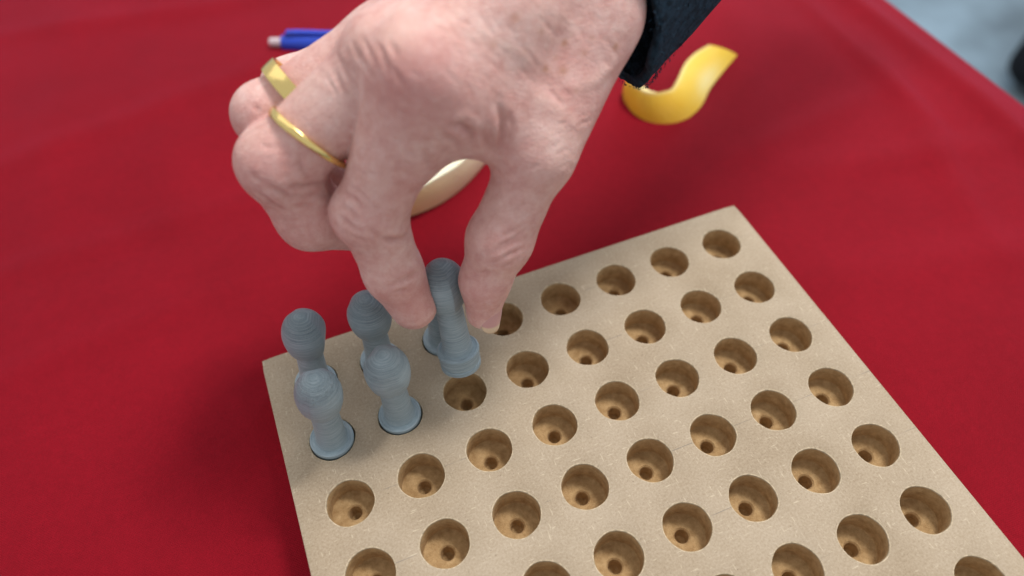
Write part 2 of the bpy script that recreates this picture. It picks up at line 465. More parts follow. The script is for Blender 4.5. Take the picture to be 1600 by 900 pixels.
def round_cone(P, a, b, r1, r2):
    ba = b - a
    l2 = float(ba @ ba); rr = r1 - r2
    a2 = l2 - rr * rr; il2 = 1.0 / l2
    pa = P - a
    y = pa @ ba; z = y - l2
    v = pa * l2 - y[..., None] * ba
    x2 = np.einsum('...i,...i->...', v, v)
    y2 = y * y * l2; z2 = z * z * l2
    k = math.copysign(1.0, rr) * rr * rr * x2
    d = (np.sqrt(x2 * a2 * il2) + y * rr) * il2 - r1
    c1 = np.sign(z) * a2 * z2 > k
    d = np.where(c1, np.sqrt(x2 + z2) * il2 - r2, d)
    c2 = (np.sign(y) * a2 * y2 < k) & ~c1
    d = np.where(c2, np.sqrt(x2 + y2) * il2 - r1, d)
    return d

class Field:
    def __init__(self, lo, hi, h):
        self.lo = np.array(lo, float); self.h = h
        self.n = np.ceil((np.array(hi) - self.lo) / h).astype(int) + 1
        self.ax = [(self.lo[i] + h * np.arange(self.n[i])).astype(np.float32) for i in range(3)]
    def new(self):
        return np.full(self.n, 1e3, np.float32)
    def box(self, pts, r):
        s = []
        for i in range(3):
            a = min(p[i] for p in pts) - r; b = max(p[i] for p in pts) + r
            i0 = max(0, int((a - self.lo[i]) / self.h)); i1 = min(self.n[i], int((b - self.lo[i]) / self.h) + 2)
            s.append(slice(i0, max(i1, i0 + 1)))
        return tuple(s)
    def points(self, s):
        return np.stack(np.meshgrid(*[self.ax[i][s[i]] for i in range(3)], indexing='ij'), -1)
    def add(self, D, a, b, r1, r2, k):
        a = np.asarray(a, np.float32); b = np.asarray(b, np.float32)
        s = self.box([a, b], max(r1, r2) + 10)
        D[s] = smin(D[s], round_cone(self.points(s), a, b, r1, r2), k)

def surface_nets(D, lo, h):
    n = D.shape
    ins = D < 0
    cs = tuple(slice(0, m - 1) for m in n)
    cnt = np.zeros([m - 1 for m in n], np.int8); 
    for dx in (0, 1):
        for dy in (0, 1):
            for dz in (0, 1):
                cnt += ins[dx:n[0]-1+dx, dy:n[1]-1+dy, dz:n[2]-1+dz]
    act = (cnt > 0) & (cnt < 8)
    idx = np.argwhere(act)
    vid = np.full(act.shape, -1, np.int32); vid[act] = np.arange(len(idx))
    corners = np.array([(x, y, z) for x in (0, 1) for y in (0, 1) for z in (0, 1)])
    vals = np.stack([D[tuple((idx + c).T)] for c in corners], 1)
    acc = np.zeros((len(idx), 3)); w = np.zeros(len(idx))
    for i in range(8):
        for j in range(i + 1, 8):
            if np.abs(corners[i] - corners[j]).sum() != 1: continue
            va, vb = vals[:, i], vals[:, j]
            m = (va < 0) != (vb < 0)
            t = np.where(m, va / np.where(m, va - vb, 1), 0)
            acc += np.where(m[:, None], corners[i] + t[:, None] * (corners[j] - corners[i]), 0); w += m
    V = lo + h * (idx + acc / w[:, None])
    F = []
    for ax in range(3):
        o = [slice(None)] * 3; o2 = [slice(None)] * 3
        o[ax] = slice(0, n[ax] - 1); o2[ax] = slice(1, n[ax])
        A = ins[tuple(o)]; B = ins[tuple(o2)]
        e = np.argwhere(A != B)
        u, v = (ax + 1) % 3, (ax + 2) % 3
        ok = (e[:, u] > 0) & (e[:, v] > 0) & (e[:, u] < n[u] - 1) & (e[:, v] < n[v] - 1)
        e = e[ok]
        q = []
        for du, dv in ((-1, -1), (0, -1), (0, 0), (-1, 0)):
            c = e.copy(); c[:, u] += du; c[:, v] += dv
            q.append(vid[tuple(c.T)])
        q = np.stack(q, 1)
        fl = ~A[tuple(e.T)]
        q[fl] = q[fl][:, ::-1]
        F.append(q)
    F = np.concatenate(F)
    return V, F[(F >= 0).all(1)]

def smooth_mesh(V, F, it):
    E = np.concatenate([F[:, [0, 1]], F[:, [1, 2]], F[:, [2, 3]], F[:, [3, 0]]])
    for k in range(it):
        A = np.zeros_like(V); c = np.zeros(len(V))
        for i in range(3):
            A[:, i] = np.bincount(E[:, 0], V[E[:, 1], i], len(V)) + np.bincount(E[:, 1], V[E[:, 0], i], len(V))
        c = np.bincount(E[:, 0], minlength=len(V)) + np.bincount(E[:, 1], minlength=len(V))
        L = A / c[:, None] - V
        V = V + (0.5 if k % 2 == 0 else -0.52) * L
    return V

def vert_normals(V, F):
    n = np.cross(V[F[:, 2]] - V[F[:, 0]], V[F[:, 3]] - V[F[:, 1]])
    N = np.zeros_like(V)
    for j in range(4):
        for i in range(3):
            N[:, i] += np.bincount(F[:, j], n[:, i], len(V))
    return N / (np.linalg.norm(N, axis=1)[:, None] + 1e-12)
HAND_JOINTS = {
    'index': [(55.4, 1.4, 120.9, 12.6), (34.4, -1.8, 79.0, 10.2), (36.1, -8.4, 58.4, 9.0), (39.5, -12.8, 43.6, 7.7)],
    'middle': [(51.0, 14.4, 117.6, 12), (14.0, 13.7, 93.2, 11.0), (17.7, 10.6, 73.2, 10.4), (31.3, 11.3, 62.3, 8.6)],
    'ring': [(52.2, 29.3, 112.2, 11), (15.5, 29.3, 98.4, 9.2), (21.2, 29.7, 75.1, 9), (32.6, 24.5, 64.4, 7.6)],
    'little': [(56.5, 38.8, 103.8, 10.5), (24.2, 42.5, 96.4, 8.6), (28.3, 41.7, 75.5, 7.6), (37.9, 35.3, 66.1, 6.5)],
    'thumb': [(109.3, 15.0, 116.4, 15.5), (84.2, -10.0, 91.8, 9.6), (69.6, -15.5, 66.2, 10.0), (63.0, -18.4, 52.3, 7.8), (60.4, -21.8, 40.4, 5.7)],
    'wr': [(119.1, 32.1, 133.7, 17)],
    'wu': [(115.8, 59.1, 136.9, 17)],
    'fr': [(164.5, 49.9, 155.0, 20)],
    'fu': [(161.0, 84.4, 162.3, 20)],
    'web': [(62.4, 0.9, 112.4, 12.5), (84.5, -3.1, 99.2, 9.5)],
    'web2': [(84.5, 13.4, 123.6, 13)],
    'palm': [(56.1, 23.0, 95.0, 13), (109.2, 43.1, 113.7, 16)],
    'thenar': [(89.2, 7.0, 92.6, 10)],
    'idxmc': [(64.5, 4.1, 122.8, 11)],
}
EXTRA = [(65.9, 0.9, 104.5, 9.0), (72.8, -3.7, 99.4, 8.3), (52.5, 2.1, 99.2, 10.6), (61.7, 2.8, 103.5, 10.6)]
KNUCKLES = {'index': [(54.6, -1.2, 125.2, 9.5), (31.2, -2.4, 81.4, 8.5)], 'middle': [(12.8, 13.5, 95.2, 10.1), (48.2, 13.8, 121.5, 9)], 'ring': [(13.9, 28.6, 100.0, 8.4)]}
PERSON_CAT = 'person'
def build_hand(H=0.62):
    J = {k: [(np.array(p[:3], float), p[3]) for p in v] for k, v in HAND_JOINTS.items()}
    allp = np.array([p[0] for v in J.values() for p in v])
    fd = Field(allp.min(0) - 24, np.minimum(allp.max(0) + 24, [150, 90, 168]), H)
    def chain(names, k=3.0, D=None):
        D = fd.new() if D is None else D
        for nm in names:
            pts = J[nm]
            for (a, ra), (b, rb) in zip(pts[:-1], pts[1:]): fd.add(D, a, b, ra, rb, k)
        return D
    P = lambda n, i=0: J[n][i]
    palm = fd.new()
    def pc(a, b, k=9.0, sa=1.0, sb=1.0): fd.add(palm, a[0], b[0], a[1] * sa, b[1] * sb, k)
    wr, wu, fr, fu = P('wr'), P('wu'), P('fr'), P('fu')
    wm = ((wr[0] + wu[0]) / 2, 17.0)
    pc(P('index'), wr, 9, 0.97, 0.85); pc(P('middle'), wm, 9, 0.95, 0.85)
    pc(P('ring'), wm, 9, 0.95, 0.8); pc(P('little'), wu, 9, 0.95, 0.85)
    pc(P('thumb'), wr, 9, 1.0, 0.95); pc(wr, fr, 10); pc(wu, fu, 10); pc(wm, ((fr[0] + fu[0]) / 2, 19.0), 10)
    pc(P('palm'), P('palm', 1), 9); pc(P('thenar'), P('palm', 1), 9)
    pc(P('web'), P('web', 1), 8); pc(P('web'), P('web2'), 9); pc(P('web', 1), P('web2'), 9); pc(P('web2'), wr, 9)
    pc(P('thumb', 0), P('thumb', 1), 6)
    for a, b in zip(EXTRA[0::2], EXTRA[1::2]):
        pc((np.array(a[:3]), a[3]), (np.array(b[:3]), b[3]), 6)
    total = None
    for nm, kk in (('index', 7.0), ('middle', 6.0), ('ring', 5.0), ('little', 5.0), ('thumb', 7.0)):
        D = chain([nm], 3.5)
        for kx in KNUCKLES.get(nm, []):
            fd.add(D, np.array(kx[:3]), np.array(kx[:3]) + [0.01, 0, 0], kx[3], kx[3] - 0.001, 4.0)
        D = smin(D, palm, kk)
        total = D if total is None else smin(total, D, 0.7)
    # the pawn dents the two fingertips that hold it
    s = fd.box([HELD_B - 8, HELD_B + 46 * HELD_A], 9)
    Q = fd.points(s) - HELD_B.astype(np.float32)
    h = Q @ HELD_A.astype(np.float32); rad = np.sqrt(np.maximum((Q * Q).sum(-1) - h * h, 0))
    prof = [(-7, 7.4), (1.2, 7.6), (1.3, 5.8), (5, 5.15), (15, 4.75), (22.9, 4.6), (23.1, 6.3)] + egg_profile()[3:]
    rp = np.interp(h, [q[1] if i > 6 else q[0] for i, q in enumerate(prof)], [q[0] if i > 6 else q[1] for i, q in enumerate(prof)])
    pd = np.where((h > -7) & (h < 41.2), (rad - rp) * 0.8, np.hypot(np.maximum(rad - 1, 0), np.maximum(h - 41.2, -7 - h)))
    total[s] = np.maximum(total[s], 0.08 - pd)
    V, F = surface_nets(total, fd.lo, fd.h)
    V = smooth_mesh(V, F, 8)
    return V, F

HV, HF = build_hand()
CREASES = [
    (0.80, 0.55, [(26.31, -4.29, 89.03), (28.42, -7.99, 88.64), (29.83, -10.68, 86.25)]),
    (0.80, 0.55, [(25.15, -6.33, 86.79), (26.87, -9.44, 85.46), (29.41, -11.7, 83.45)]),
    (0.70, 0.40, [(28.29, -2.67, 91.31), (30.66, -7.18, 91.55), (31.69, -9.78, 89.02)]),
    (0.70, 0.40, [(26.09, -10.12, 82.45), (28.5, -11.84, 80.7), (30.52, -12.63, 79.52)]),
    (0.60, 0.30, [(30.06, -3.42, 93.81), (31.97, -6.93, 94.31), (33.07, -8.76, 93.09), (34.22, -10.15, 91.43)]),
    (1.00, 1.00, [(34.27, -13.05, 79.96), (37.77, -12.79, 77.28), (43.29, -9.13, 73.56)]),
    (0.80, 0.40, [(31.47, -12.1, 84.04), (33.28, -12.78, 82.06), (35.16, -13.04, 79.55)]),
    (0.90, 0.60, [(32.23, -16.61, 62.63), (37.45, -17.02, 63.35), (40.43, -16.13, 63.03), (43.64, -14.1, 61.31)]),
    (0.70, 0.35, [(33.12, -17.67, 59.93), (35.89, -18.07, 60.29), (38.76, -17.83, 59.82)]),
    (1.00, 0.45, [(52.3, -10.89, 98.83), (51.2, -11.88, 103.36), (51.0, -12.46, 107.97)]),
    (1.30, 1.30, [(72.06, -11.8, 115.42), (72.45, -12.4, 112.6), (72.9, -12.9, 109.62), (72.35, -13.41, 106.91), (71.86, -13.72, 103.96), (71.2, -13.71, 100.73), (70.72, -13.16, 96.9)]),
    (1.10, 1.30, [(57.99, -14.32, 114.17), (61.01, -14.54, 113.54), (63.72, -14.16, 109.77), (64.4, -12.83, 104.02)]),
    (1.00, 0.80, [(66.32, -14.04, 110.53), (67.74, -13.49, 105.64), (69.2, -12.92, 99.62)]),
    (0.80, 0.60, [(68.8, -13.66, 110.27), (69.58, -13.53, 105.72), (69.86, -13.17, 99.59)]),
    (0.90, 0.50, [(55.59, -13.92, 112.98), (57.15, -13.71, 110.13), (59.22, -13.28, 107.54), (61.32, -11.05, 100.86)]),
    (1.00, 0.50, [(75.26, -11.73, 112.25), (75.25, -12.54, 109.65), (75.26, -13.32, 106.96), (74.14, -14.07, 103.45), (73.13, -14.49, 99.52)]),
    (0.80, 0.45, [(62.99, -23.21, 70.06), (65.51, -23.99, 71.67), (68.16, -24.35, 72.75), (71.23, -24.36, 73.55), (74.48, -23.97, 73.85)]),
    (0.70, 0.40, [(63.84, -24.53, 68.13), (68.68, -25.47, 70.5), (73.62, -25.0, 70.67)]),
    (0.70, 0.40, [(64.93, -23.19, 72.39), (67.64, -23.64, 73.68), (70.45, -23.81, 74.61), (75.16, -23.33, 76.58)]),
    (0.60, 0.30, [(66.3, -25.97, 65.84), (70.63, -26.16, 67.97)]),
    (0.60, 0.30, [(67.0, -22.3, 75.13), (70.44, -22.67, 76.84), (73.93, -22.88, 78.34)]),
    (0.70, 0.25, [(59.21, -19.17, 67.06), (62.74, -22.39, 71.05)]),
    (0.80, 0.30, [(57.62, -20.56, 60.06), (61.82, -23.92, 63.81), (64.34, -25.44, 63.08)]),
    (1.00, 0.80, [(9.4, 2.62, 96.81), (12.44, 1.57, 93.13), (14.4, 1.71, 89.42)]),
    (1.00, 0.90, [(13.62, 1.56, 94.91), (16.44, 1.71, 93.93), (19.3, 2.43, 92.4), (21.85, 3.63, 91.15), (24.49, 6.19, 88.66)]),
    (0.80, 0.50, [(5.8, 4.34, 94.17), (7.21, 3.51, 91.88), (8.6, 3.3, 88.96), (11.17, 2.57, 85.47)]),
    (0.80, 0.40, [(16.85, 1.9, 90.31), (19.42, 2.68, 88.81), (22.05, 4.01, 86.79), (24.53, 5.55, 83.43)]),
    (0.80, 0.40, [(5.91, 5.95, 99.5), (8.35, 3.3, 97.57)]),
    (0.70, 0.35, [(13.35, 1.9, 87.32), (16.19, 1.72, 85.94), (19.08, 1.95, 84.13)]),
    (0.80, 0.40, [(20.51, 4.26, 104.48), (19.93, 3.45, 102.14), (19.34, 2.81, 99.62), (19.89, 2.44, 96.73), (20.46, 2.74, 93.17)]),
    (0.80, 0.35, [(5.42, 15.35, 102.96), (9.62, 14.76, 105.64), (12.33, 14.72, 106.57), (15.03, 14.67, 107.5)]),
    (0.70, 0.30, [(12.19, 23.38, 107.4), (13.72, 21.35, 105.96)]),
    (2.00, -0.40, [(94.66, -9.85, 111.86), (98.16, -9.61, 111.69), (101.89, -9.02, 111.23), (104.97, -7.71, 111.9), (108.17, -6.24, 112.45), (111.46, -4.64, 112.92)]),
    (2.20, -0.22, [(64.51, -1.18, 134.41), (66.57, -2.21, 133.39), (68.68, -3.16, 132.29), (70.86, -3.94, 131.06), (73.14, -4.54, 129.69), (75.29, -5.09, 128.15), (77.52, -5.55, 126.52), (79.83, -5.89, 124.78), (82.24, -6.09, 122.88), (84.79, -6.09, 120.79), (87.28, -5.97, 118.4), (89.64, -6.25, 116.29), (91.67, -7.32, 114.77), (93.62, -8.6, 113.41), (95.66, -9.75, 111.91)]),
    (2.00, -0.20, [(99.34, -2.73, 121.54), (97.57, -1.16, 123.97), (95.26, -0.77, 127.19), (92.27, -1.04, 130.43), (89.67, -0.67, 133.12)]),
    (3.50, -0.35, [(56.44, -6.9, 133.86), (58.84, -5.07, 134.43), (61.39, -2.76, 134.7), (64.04, -0.25, 134.86), (66.25, 1.22, 135.21), (68.38, 2.33, 135.79), (70.48, 3.34, 136.45), (72.53, 4.15, 137.24)]),
    (3.20, -0.35, [(49.06, 5.03, 133.83), (51.17, 6.45, 134.22), (53.53, 8.89, 133.98), (55.99, 11.64, 133.57), (58.25, 13.33, 133.86), (60.91, 16.1, 134.37), (63.58, 18.77, 134.98)]),
    (2.00, -0.30, [(80.75, -9.19, 114.99), (82.86, -9.7, 113.14), (84.89, -10.46, 111.47), (86.82, -11.52, 110.03), (88.72, -12.69, 108.66), (90.43, -13.99, 106.9), (92.32, -15.0, 104.82), (94.54, -15.46, 102.18)]),
    (0.69, 0.13, [(31.78, 16.78, 118.51), (31.93, 11.47, 118.61), (32.88, 8.0, 117.5)]),
    (0.51, 0.28, [(32.91, 13.01, 119.59), (33.37, 8.66, 118.29), (34.04, 5.82, 116.17)]),
    (0.62, 0.26, [(34.42, 11.16, 120.25), (35.43, 6.87, 118.38), (36.73, 4.15, 115.62)]),
    (0.57, 0.29, [(35.49, 10.62, 120.92), (35.69, 8.34, 119.86), (36.06, 6.53, 118.6)]),
    (0.61, 0.23, [(37.2, 14.71, 123.52), (37.62, 9.65, 122.94), (38.18, 6.63, 121.27)]),
    (0.80, 0.24, [(37.27, 10.77, 123.0), (37.71, 8.2, 122.05), (38.2, 6.16, 120.73), (38.97, 4.32, 119.36), (39.57, 1.19, 118.96)]),
    (0.71, 0.16, [(37.17, 8.91, 121.84), (37.72, 6.7, 120.65), (38.32, 4.92, 119.16), (39.1, 0.92, 116.94)]),
    (0.80, 0.14, [(39.01, 12.13, 125.92), (39.6, 8.88, 125.5), (39.98, 6.8, 124.55)]),
    (0.76, 0.13, [(39.73, 12.61, 126.92), (40.3, 8.6, 126.29), (40.88, 5.71, 125.18)]),
    (0.79, 0.21, [(38.37, 9.41, 123.95), (39.38, 6.04, 122.69), (39.89, 3.57, 121.21)]),
    (0.56, 0.19, [(40.86, 11.57, 128.04), (41.16, 7.41, 126.69), (41.39, 3.56, 125.47)]),
    (0.79, 0.28, [(41.28, 11.32, 128.41), (41.71, 6.28, 126.79), (42.1, -0.32, 126.63)]),
    (0.67, 0.23, [(41.05, 7.32, 126.5), (41.74, 1.36, 126.16), (42.14, -2.81, 125.07)]),
    (0.59, 0.30, [(41.87, 6.99, 127.32), (42.06, 1.03, 126.9), (42.49, -3.27, 125.68)]),
    (0.51, 0.23, [(43.52, 8.86, 129.61), (43.78, 3.09, 129.88), (44.02, -1.68, 129.83)]),
    (0.61, 0.25, [(41.85, 5.2, 126.64), (42.28, -0.7, 126.9), (42.8, -4.06, 125.74)]),
    (0.58, 0.20, [(43.77, 8.09, 129.57), (44.17, 0.16, 130.43), (44.94, -4.69, 129.64)]),
    (0.68, 0.17, [(43.68, 3.46, 129.7), (43.73, -1.02, 129.59), (44.17, -4.18, 128.77)]),
    (0.59, 0.16, [(45.66, 4.26, 131.73), (46.06, -2.28, 132.09), (46.6, -5.87, 130.85)]),
    (0.53, 0.18, [(44.98, 2.87, 131.32), (45.19, -2.19, 131.2), (45.89, -5.65, 130.19)]),
    (0.60, 0.24, [(45.44, -1.45, 131.66), (45.68, -4.02, 131.01), (46.01, -6.06, 130.01), (46.51, -8.67, 127.37)]),
    (0.56, 0.27, [(46.03, 0.08, 132.45), (46.42, -3.28, 132.11), (46.63, -5.41, 131.22)]),
    (0.74, 0.18, [(46.04, -0.61, 132.4), (46.46, -5.41, 131.05), (47.63, -8.78, 128.87)]),
    (0.63, 0.20, [(45.42, -4.5, 130.42), (45.78, -6.76, 128.98), (46.37, -8.56, 127.34)]),
    (0.76, 0.30, [(48.29, -2.18, 133.86), (48.63, -4.6, 133.29), (49.16, -6.54, 132.5)]),
    (0.75, 0.24, [(47.04, -6.97, 130.37), (47.68, -8.89, 128.77), (48.43, -10.35, 126.99)]),
    (0.68, 0.17, [(48.02, -3.7, 133.25), (48.38, -6.28, 132.16), (48.54, -8.03, 130.76)]),
    (0.77, 0.28, [(46.94, -6.76, 130.48), (48.08, -9.64, 128.01), (49.39, -11.52, 125.03)]),
    (0.62, 0.14, [(51.1, -10.13, 129.96), (51.98, -10.9, 129.18), (52.85, -11.61, 128.23)]),
    (0.67, 0.14, [(104.97, -6.15, 115.77), (106.8, -6.41, 113.77), (109.04, -5.99, 111.65)]),
    (0.49, 0.18, [(72.39, -1.39, 133.47), (73.45, -3.2, 131.42), (74.78, -4.39, 129.5)]),
    (0.67, 0.09, [(95.73, -8.57, 113.48), (96.62, -9.28, 112.46), (97.51, -10.08, 111.1)]),
    (0.64, 0.08, [(65.54, -7.13, 129.88), (66.91, -7.63, 128.39), (68.16, -8.45, 126.46)]),
    (0.66, 0.09, [(61.87, 2.65, 135.71), (62.11, 0.2, 135.36), (62.47, -1.79, 134.74)]),
    (0.60, 0.12, [(69.69, -3.18, 132.09), (70.78, -4.22, 130.76), (71.84, -5.35, 129.03)]),
    (0.55, 0.09, [(71.77, 0.11, 134.71), (72.92, -1.59, 133.27), (74.09, -3.24, 131.31)]),
    (0.65, 0.15, [(70.93, -7.43, 126.42), (72.88, -8.0, 124.11), (74.94, -8.38, 121.48)]),
    (0.62, 0.14, [(71.54, -5.94, 128.33), (73.32, -6.62, 126.34), (75.15, -7.26, 123.88)]),
    (0.56, 0.19, [(80.11, -7.06, 120.94), (81.18, -7.35, 119.26), (82.35, -7.47, 118.11)]),
    (0.57, 0.09, [(69.35, -11.02, 120.81), (71.46, -11.21, 118.05), (73.78, -11.09, 115.46)]),
    (0.63, 0.15, [(87.08, -8.32, 113.89), (88.86, -10.04, 111.67), (90.46, -12.25, 109.14)]),
    (0.46, 0.09, [(85.83, -0.52, 134.73), (86.84, -1.19, 133.5), (87.83, -1.95, 131.73)]),
    (0.48, 0.18, [(103.36, -0.4, 125.51), (104.16, -1.4, 124.16), (105.03, -2.25, 122.96)]),
    (0.58, 0.17, [(82.37, -7.66, 117.58), (83.41, -7.97, 116.16), (84.32, -8.62, 114.36)]),
    (0.59, 0.18, [(91.75, -9.77, 112.0), (92.74, -10.42, 111.24), (93.68, -11.22, 110.14)]),
    (0.55, 0.12, [(63.12, -1.64, 134.61), (64.13, -3.88, 133.2), (65.26, -5.73, 131.37)]),
    (0.69, 0.13, [(70.82, -4.86, 130.01), (71.64, -5.57, 128.8), (72.59, -6.01, 127.75)]),
    (0.58, 0.14, [(58.55, -10.66, 129.65), (60.05, -11.73, 127.05), (61.72, -12.4, 124.27)]),
    (0.68, 0.14, [(104.45, -0.2, 125.97), (105.39, -1.16, 124.69), (106.37, -2.09, 123.3)]),
    (0.60, 0.12, [(93.1, -1.38, 128.49), (94.88, -1.01, 126.92), (96.59, -0.87, 125.08)]),
    (0.55, 0.18, [(88.34, -9.52, 112.27), (89.4, -10.93, 110.66), (90.51, -12.27, 109.11)]),
    (0.55, 0.10, [(67.92, -1.14, 133.93), (68.62, -1.98, 133.27), (69.29, -2.87, 132.44)]),
    (0.57, 0.15, [(66.99, -10.13, 124.51), (67.9, -10.77, 122.6), (68.85, -11.32, 120.54)]),
    (0.55, 0.17, [(82.07, -5.36, 125.5), (84.04, -6.03, 121.76), (86.24, -6.33, 118.33)]),
    (0.62, 0.20, [(78.16, -2.75, 131.93), (79.15, -3.73, 130.21), (80.29, -4.36, 128.74)]),
    (0.63, 0.18, [(66.9, -0.34, 134.46), (67.8, -1.56, 133.66), (68.92, -2.24, 133.04)]),
    (0.63, 0.09, [(62.66, -12.0, 124.46), (64.0, -12.12, 122.89), (65.24, -12.5, 120.86)]),
    (0.62, 0.08, [(100.2, -1.36, 123.65), (101.51, -2.5, 122.18), (102.82, -3.71, 120.49)]),
    (0.69, 0.13, [(75.19, -5.54, 127.36), (76.31, -6.09, 125.76), (77.49, -6.53, 124.11)]),
    (0.67, 0.19, [(59.75, -2.35, 135.25), (61.28, -3.4, 134.48), (62.7, -4.7, 133.31)]),
    (0.52, 0.16, [(105.98, -3.43, 120.96), (108.2, -4.64, 117.73), (111.18, -4.68, 113.71)]),
    (0.62, 0.14, [(98.73, -0.82, 124.46), (100.44, -2.66, 121.8), (102.07, -4.85, 118.71)]),
    (0.59, 0.10, [(79.0, -4.21, 129.24), (80.76, -5.18, 126.52), (82.73, -5.79, 123.67)]),
    (0.48, 0.19, [(87.47, -2.5, 130.77), (89.87, -2.91, 127.68), (92.65, -2.72, 123.48)]),
    (0.61, 0.13, [(67.85, -9.34, 125.26), (69.47, -9.94, 123.03), (71.14, -10.46, 120.39)]),
    (0.59, 0.17, [(64.88, 3.65, 135.86), (65.75, 0.39, 134.88), (66.77, -2.26, 133.32)]),
    (0.58, 0.11, [(66.51, -4.41, 131.83), (68.43, -5.28, 130.29), (70.51, -5.84, 128.9)]),
    (0.64, 0.12, [(71.59, -3.56, 131.33), (72.73, -4.67, 129.63), (74.07, -5.37, 128.1)]),
    (0.64, 0.17, [(59.44, -2.21, 135.36), (60.32, -2.81, 134.97), (61.08, -3.76, 134.39)]),
    (0.64, 0.15, [(62.05, -5.73, 132.94), (63.38, -7.42, 130.9), (64.75, -8.97, 128.2)]),
    (0.50, 0.11, [(74.8, -1.73, 133.16), (76.05, -3.1, 131.38), (77.49, -4.06, 129.7)]),
    (0.45, 0.19, [(87.74, -20.99, 94.41), (91.37, -19.38, 92.96)]),
    (0.50, 0.16, [(85.94, -21.26, 94.99), (88.55, -20.54, 95.03), (91.0, -19.52, 93.98)]),
    (0.59, 0.22, [(88.44, -20.91, 93.4), (91.63, -19.2, 91.51)]),
    (0.53, 0.20, [(95.31, -14.84, 102.98), (99.51, -12.98, 101.52)]),
    (0.47, 0.12, [(78.71, -19.52, 96.44), (80.06, -19.79, 97.26), (81.17, -20.04, 97.51)]),
    (0.60, 0.13, [(85.48, -19.68, 98.9), (88.12, -19.1, 99.14), (90.39, -18.57, 98.64)]),
    (0.46, 0.11, [(90.34, -16.74, 102.54), (92.34, -16.15, 102.53), (94.02, -15.69, 102.14)]),
    (0.56, 0.15, [(77.85, -19.13, 96.2), (79.07, -19.6, 96.71), (80.18, -19.78, 97.39)]),
    (0.46, 0.22, [(92.96, -14.85, 104.79), (95.48, -14.08, 104.66), (97.66, -13.36, 104.18)]),
    (0.61, 0.14, [(93.51, -15.38, 103.36), (95.6, -14.61, 103.25), (97.4, -13.96, 102.64)]),
    (0.65, 0.18, [(84.63, -18.5, 100.86), (86.6, -18.29, 101.08), (88.29, -18.04, 101.08)]),
    (0.46, 0.18, [(87.63, -15.28, 105.39), (89.08, -15.29, 105.26), (90.45, -14.91, 105.57)]),
    (0.69, 0.11, [(91.36, -14.62, 105.79), (94.19, -13.97, 105.76), (96.66, -13.28, 105.47)]),
    (0.53, 0.18, [(72.74, -20.27, 83.73), (74.67, -20.89, 84.3), (76.41, -21.08, 85.44)]),
    (0.64, 0.14, [(43.5, -9.79, 111.61), (44.51, -10.5, 111.05), (45.54, -11.09, 110.32)]),
    (0.63, 0.13, [(50.82, -12.87, 118.8), (52.23, -13.36, 117.48), (53.73, -13.74, 116.42)]),
    (0.57, 0.17, [(50.94, -12.89, 119.35), (51.77, -13.2, 118.43), (52.67, -13.47, 117.98)]),
    (0.61, 0.19, [(45.75, -9.79, 120.75), (47.18, -11.02, 119.48), (48.8, -11.98, 119.02)]),
    (0.53, 0.12, [(48.65, -12.12, 108.3), (50.37, -12.26, 106.71), (52.18, -12.0, 104.45)]),
    (0.59, 0.09, [(50.35, -12.56, 110.06), (51.4, -12.68, 109.28), (52.45, -12.61, 107.89)]),
    (0.49, 0.16, [(35.66, -7.52, 100.94), (36.45, -8.49, 100.52), (37.33, -9.25, 100.34)]),
    (0.51, 0.15, [(47.04, -10.33, 123.74), (48.62, -11.54, 122.7), (50.32, -12.47, 121.79)]),
    (0.58, 0.10, [(38.11, -10.6, 97.1), (39.77, -11.36, 95.78), (41.49, -11.71, 93.97)]),
    (0.46, 0.20, [(53.72, -13.5, 121.59), (54.71, -13.73, 120.88), (55.68, -13.92, 119.93)]),
    (0.51, 0.18, [(28.36, -4.93, 90.66), (29.53, -6.9, 90.53), (30.85, -8.26, 90.46)]),
    (0.54, 0.15, [(43.14, -11.38, 101.84), (44.91, -11.75, 99.84), (46.88, -11.62, 97.78)]),
    (0.65, 0.10, [(53.34, -13.51, 120.59), (54.77, -13.86, 119.14), (56.3, -14.1, 118.03)]),
    (0.54, 0.14, [(45.97, -11.47, 108.15), (46.94, -11.77, 107.56), (47.88, -11.98, 106.43)]),
    (0.61, 0.15, [(44.45, -11.36, 105.03), (45.76, -11.73, 103.9), (47.12, -11.88, 102.45)]),
    (0.56, 0.09, [(51.7, -13.07, 111.9), (52.99, -13.18, 110.72), (54.32, -13.11, 109.22)]),
    (0.67, 0.20, [(53.77, -13.7, 118.63), (55.37, -14.02, 116.91), (57.08, -14.23, 115.68)]),
    (0.69, 0.19, [(34.03, -10.03, 91.48), (35.17, -10.93, 90.06), (36.58, -11.45, 89.52)]),
    (0.70, 0.19, [(46.26, -11.62, 107.37), (47.56, -11.93, 106.16), (48.91, -12.04, 104.78)]),
    (0.63, 0.12, [(28.87, -6.59, 90.15), (29.73, -7.79, 89.9), (30.68, -8.7, 89.72)]),
    (0.52, 0.13, [(33.16, -4.56, 99.7), (34.56, -6.88, 99.77), (36.05, -8.58, 99.5)]),
    (0.48, 0.12, [(40.97, -11.3, 98.32), (42.14, -11.61, 97.07), (43.39, -11.68, 95.79)]),
    (0.64, 0.22, [(10.78, 9.45, 105.32), (12.6, 7.56, 104.91), (14.74, 6.8, 104.91)]),
    (0.56, 0.16, [(25.05, 2.91, 97.51), (26.41, 3.68, 95.68), (27.96, 5.69, 93.16)]),
    (0.56, 0.16, [(18.3, 3.04, 100.38), (20.25, 2.64, 98.65), (22.54, 2.67, 97.8)]),
    (0.66, 0.10, [(24.21, 2.65, 100.9), (25.68, 2.64, 100.07), (27.13, 2.92, 98.73)]),
    (0.51, 0.12, [(16.53, 1.78, 95.38), (17.75, 1.94, 93.84), (19.2, 2.36, 92.94)]),
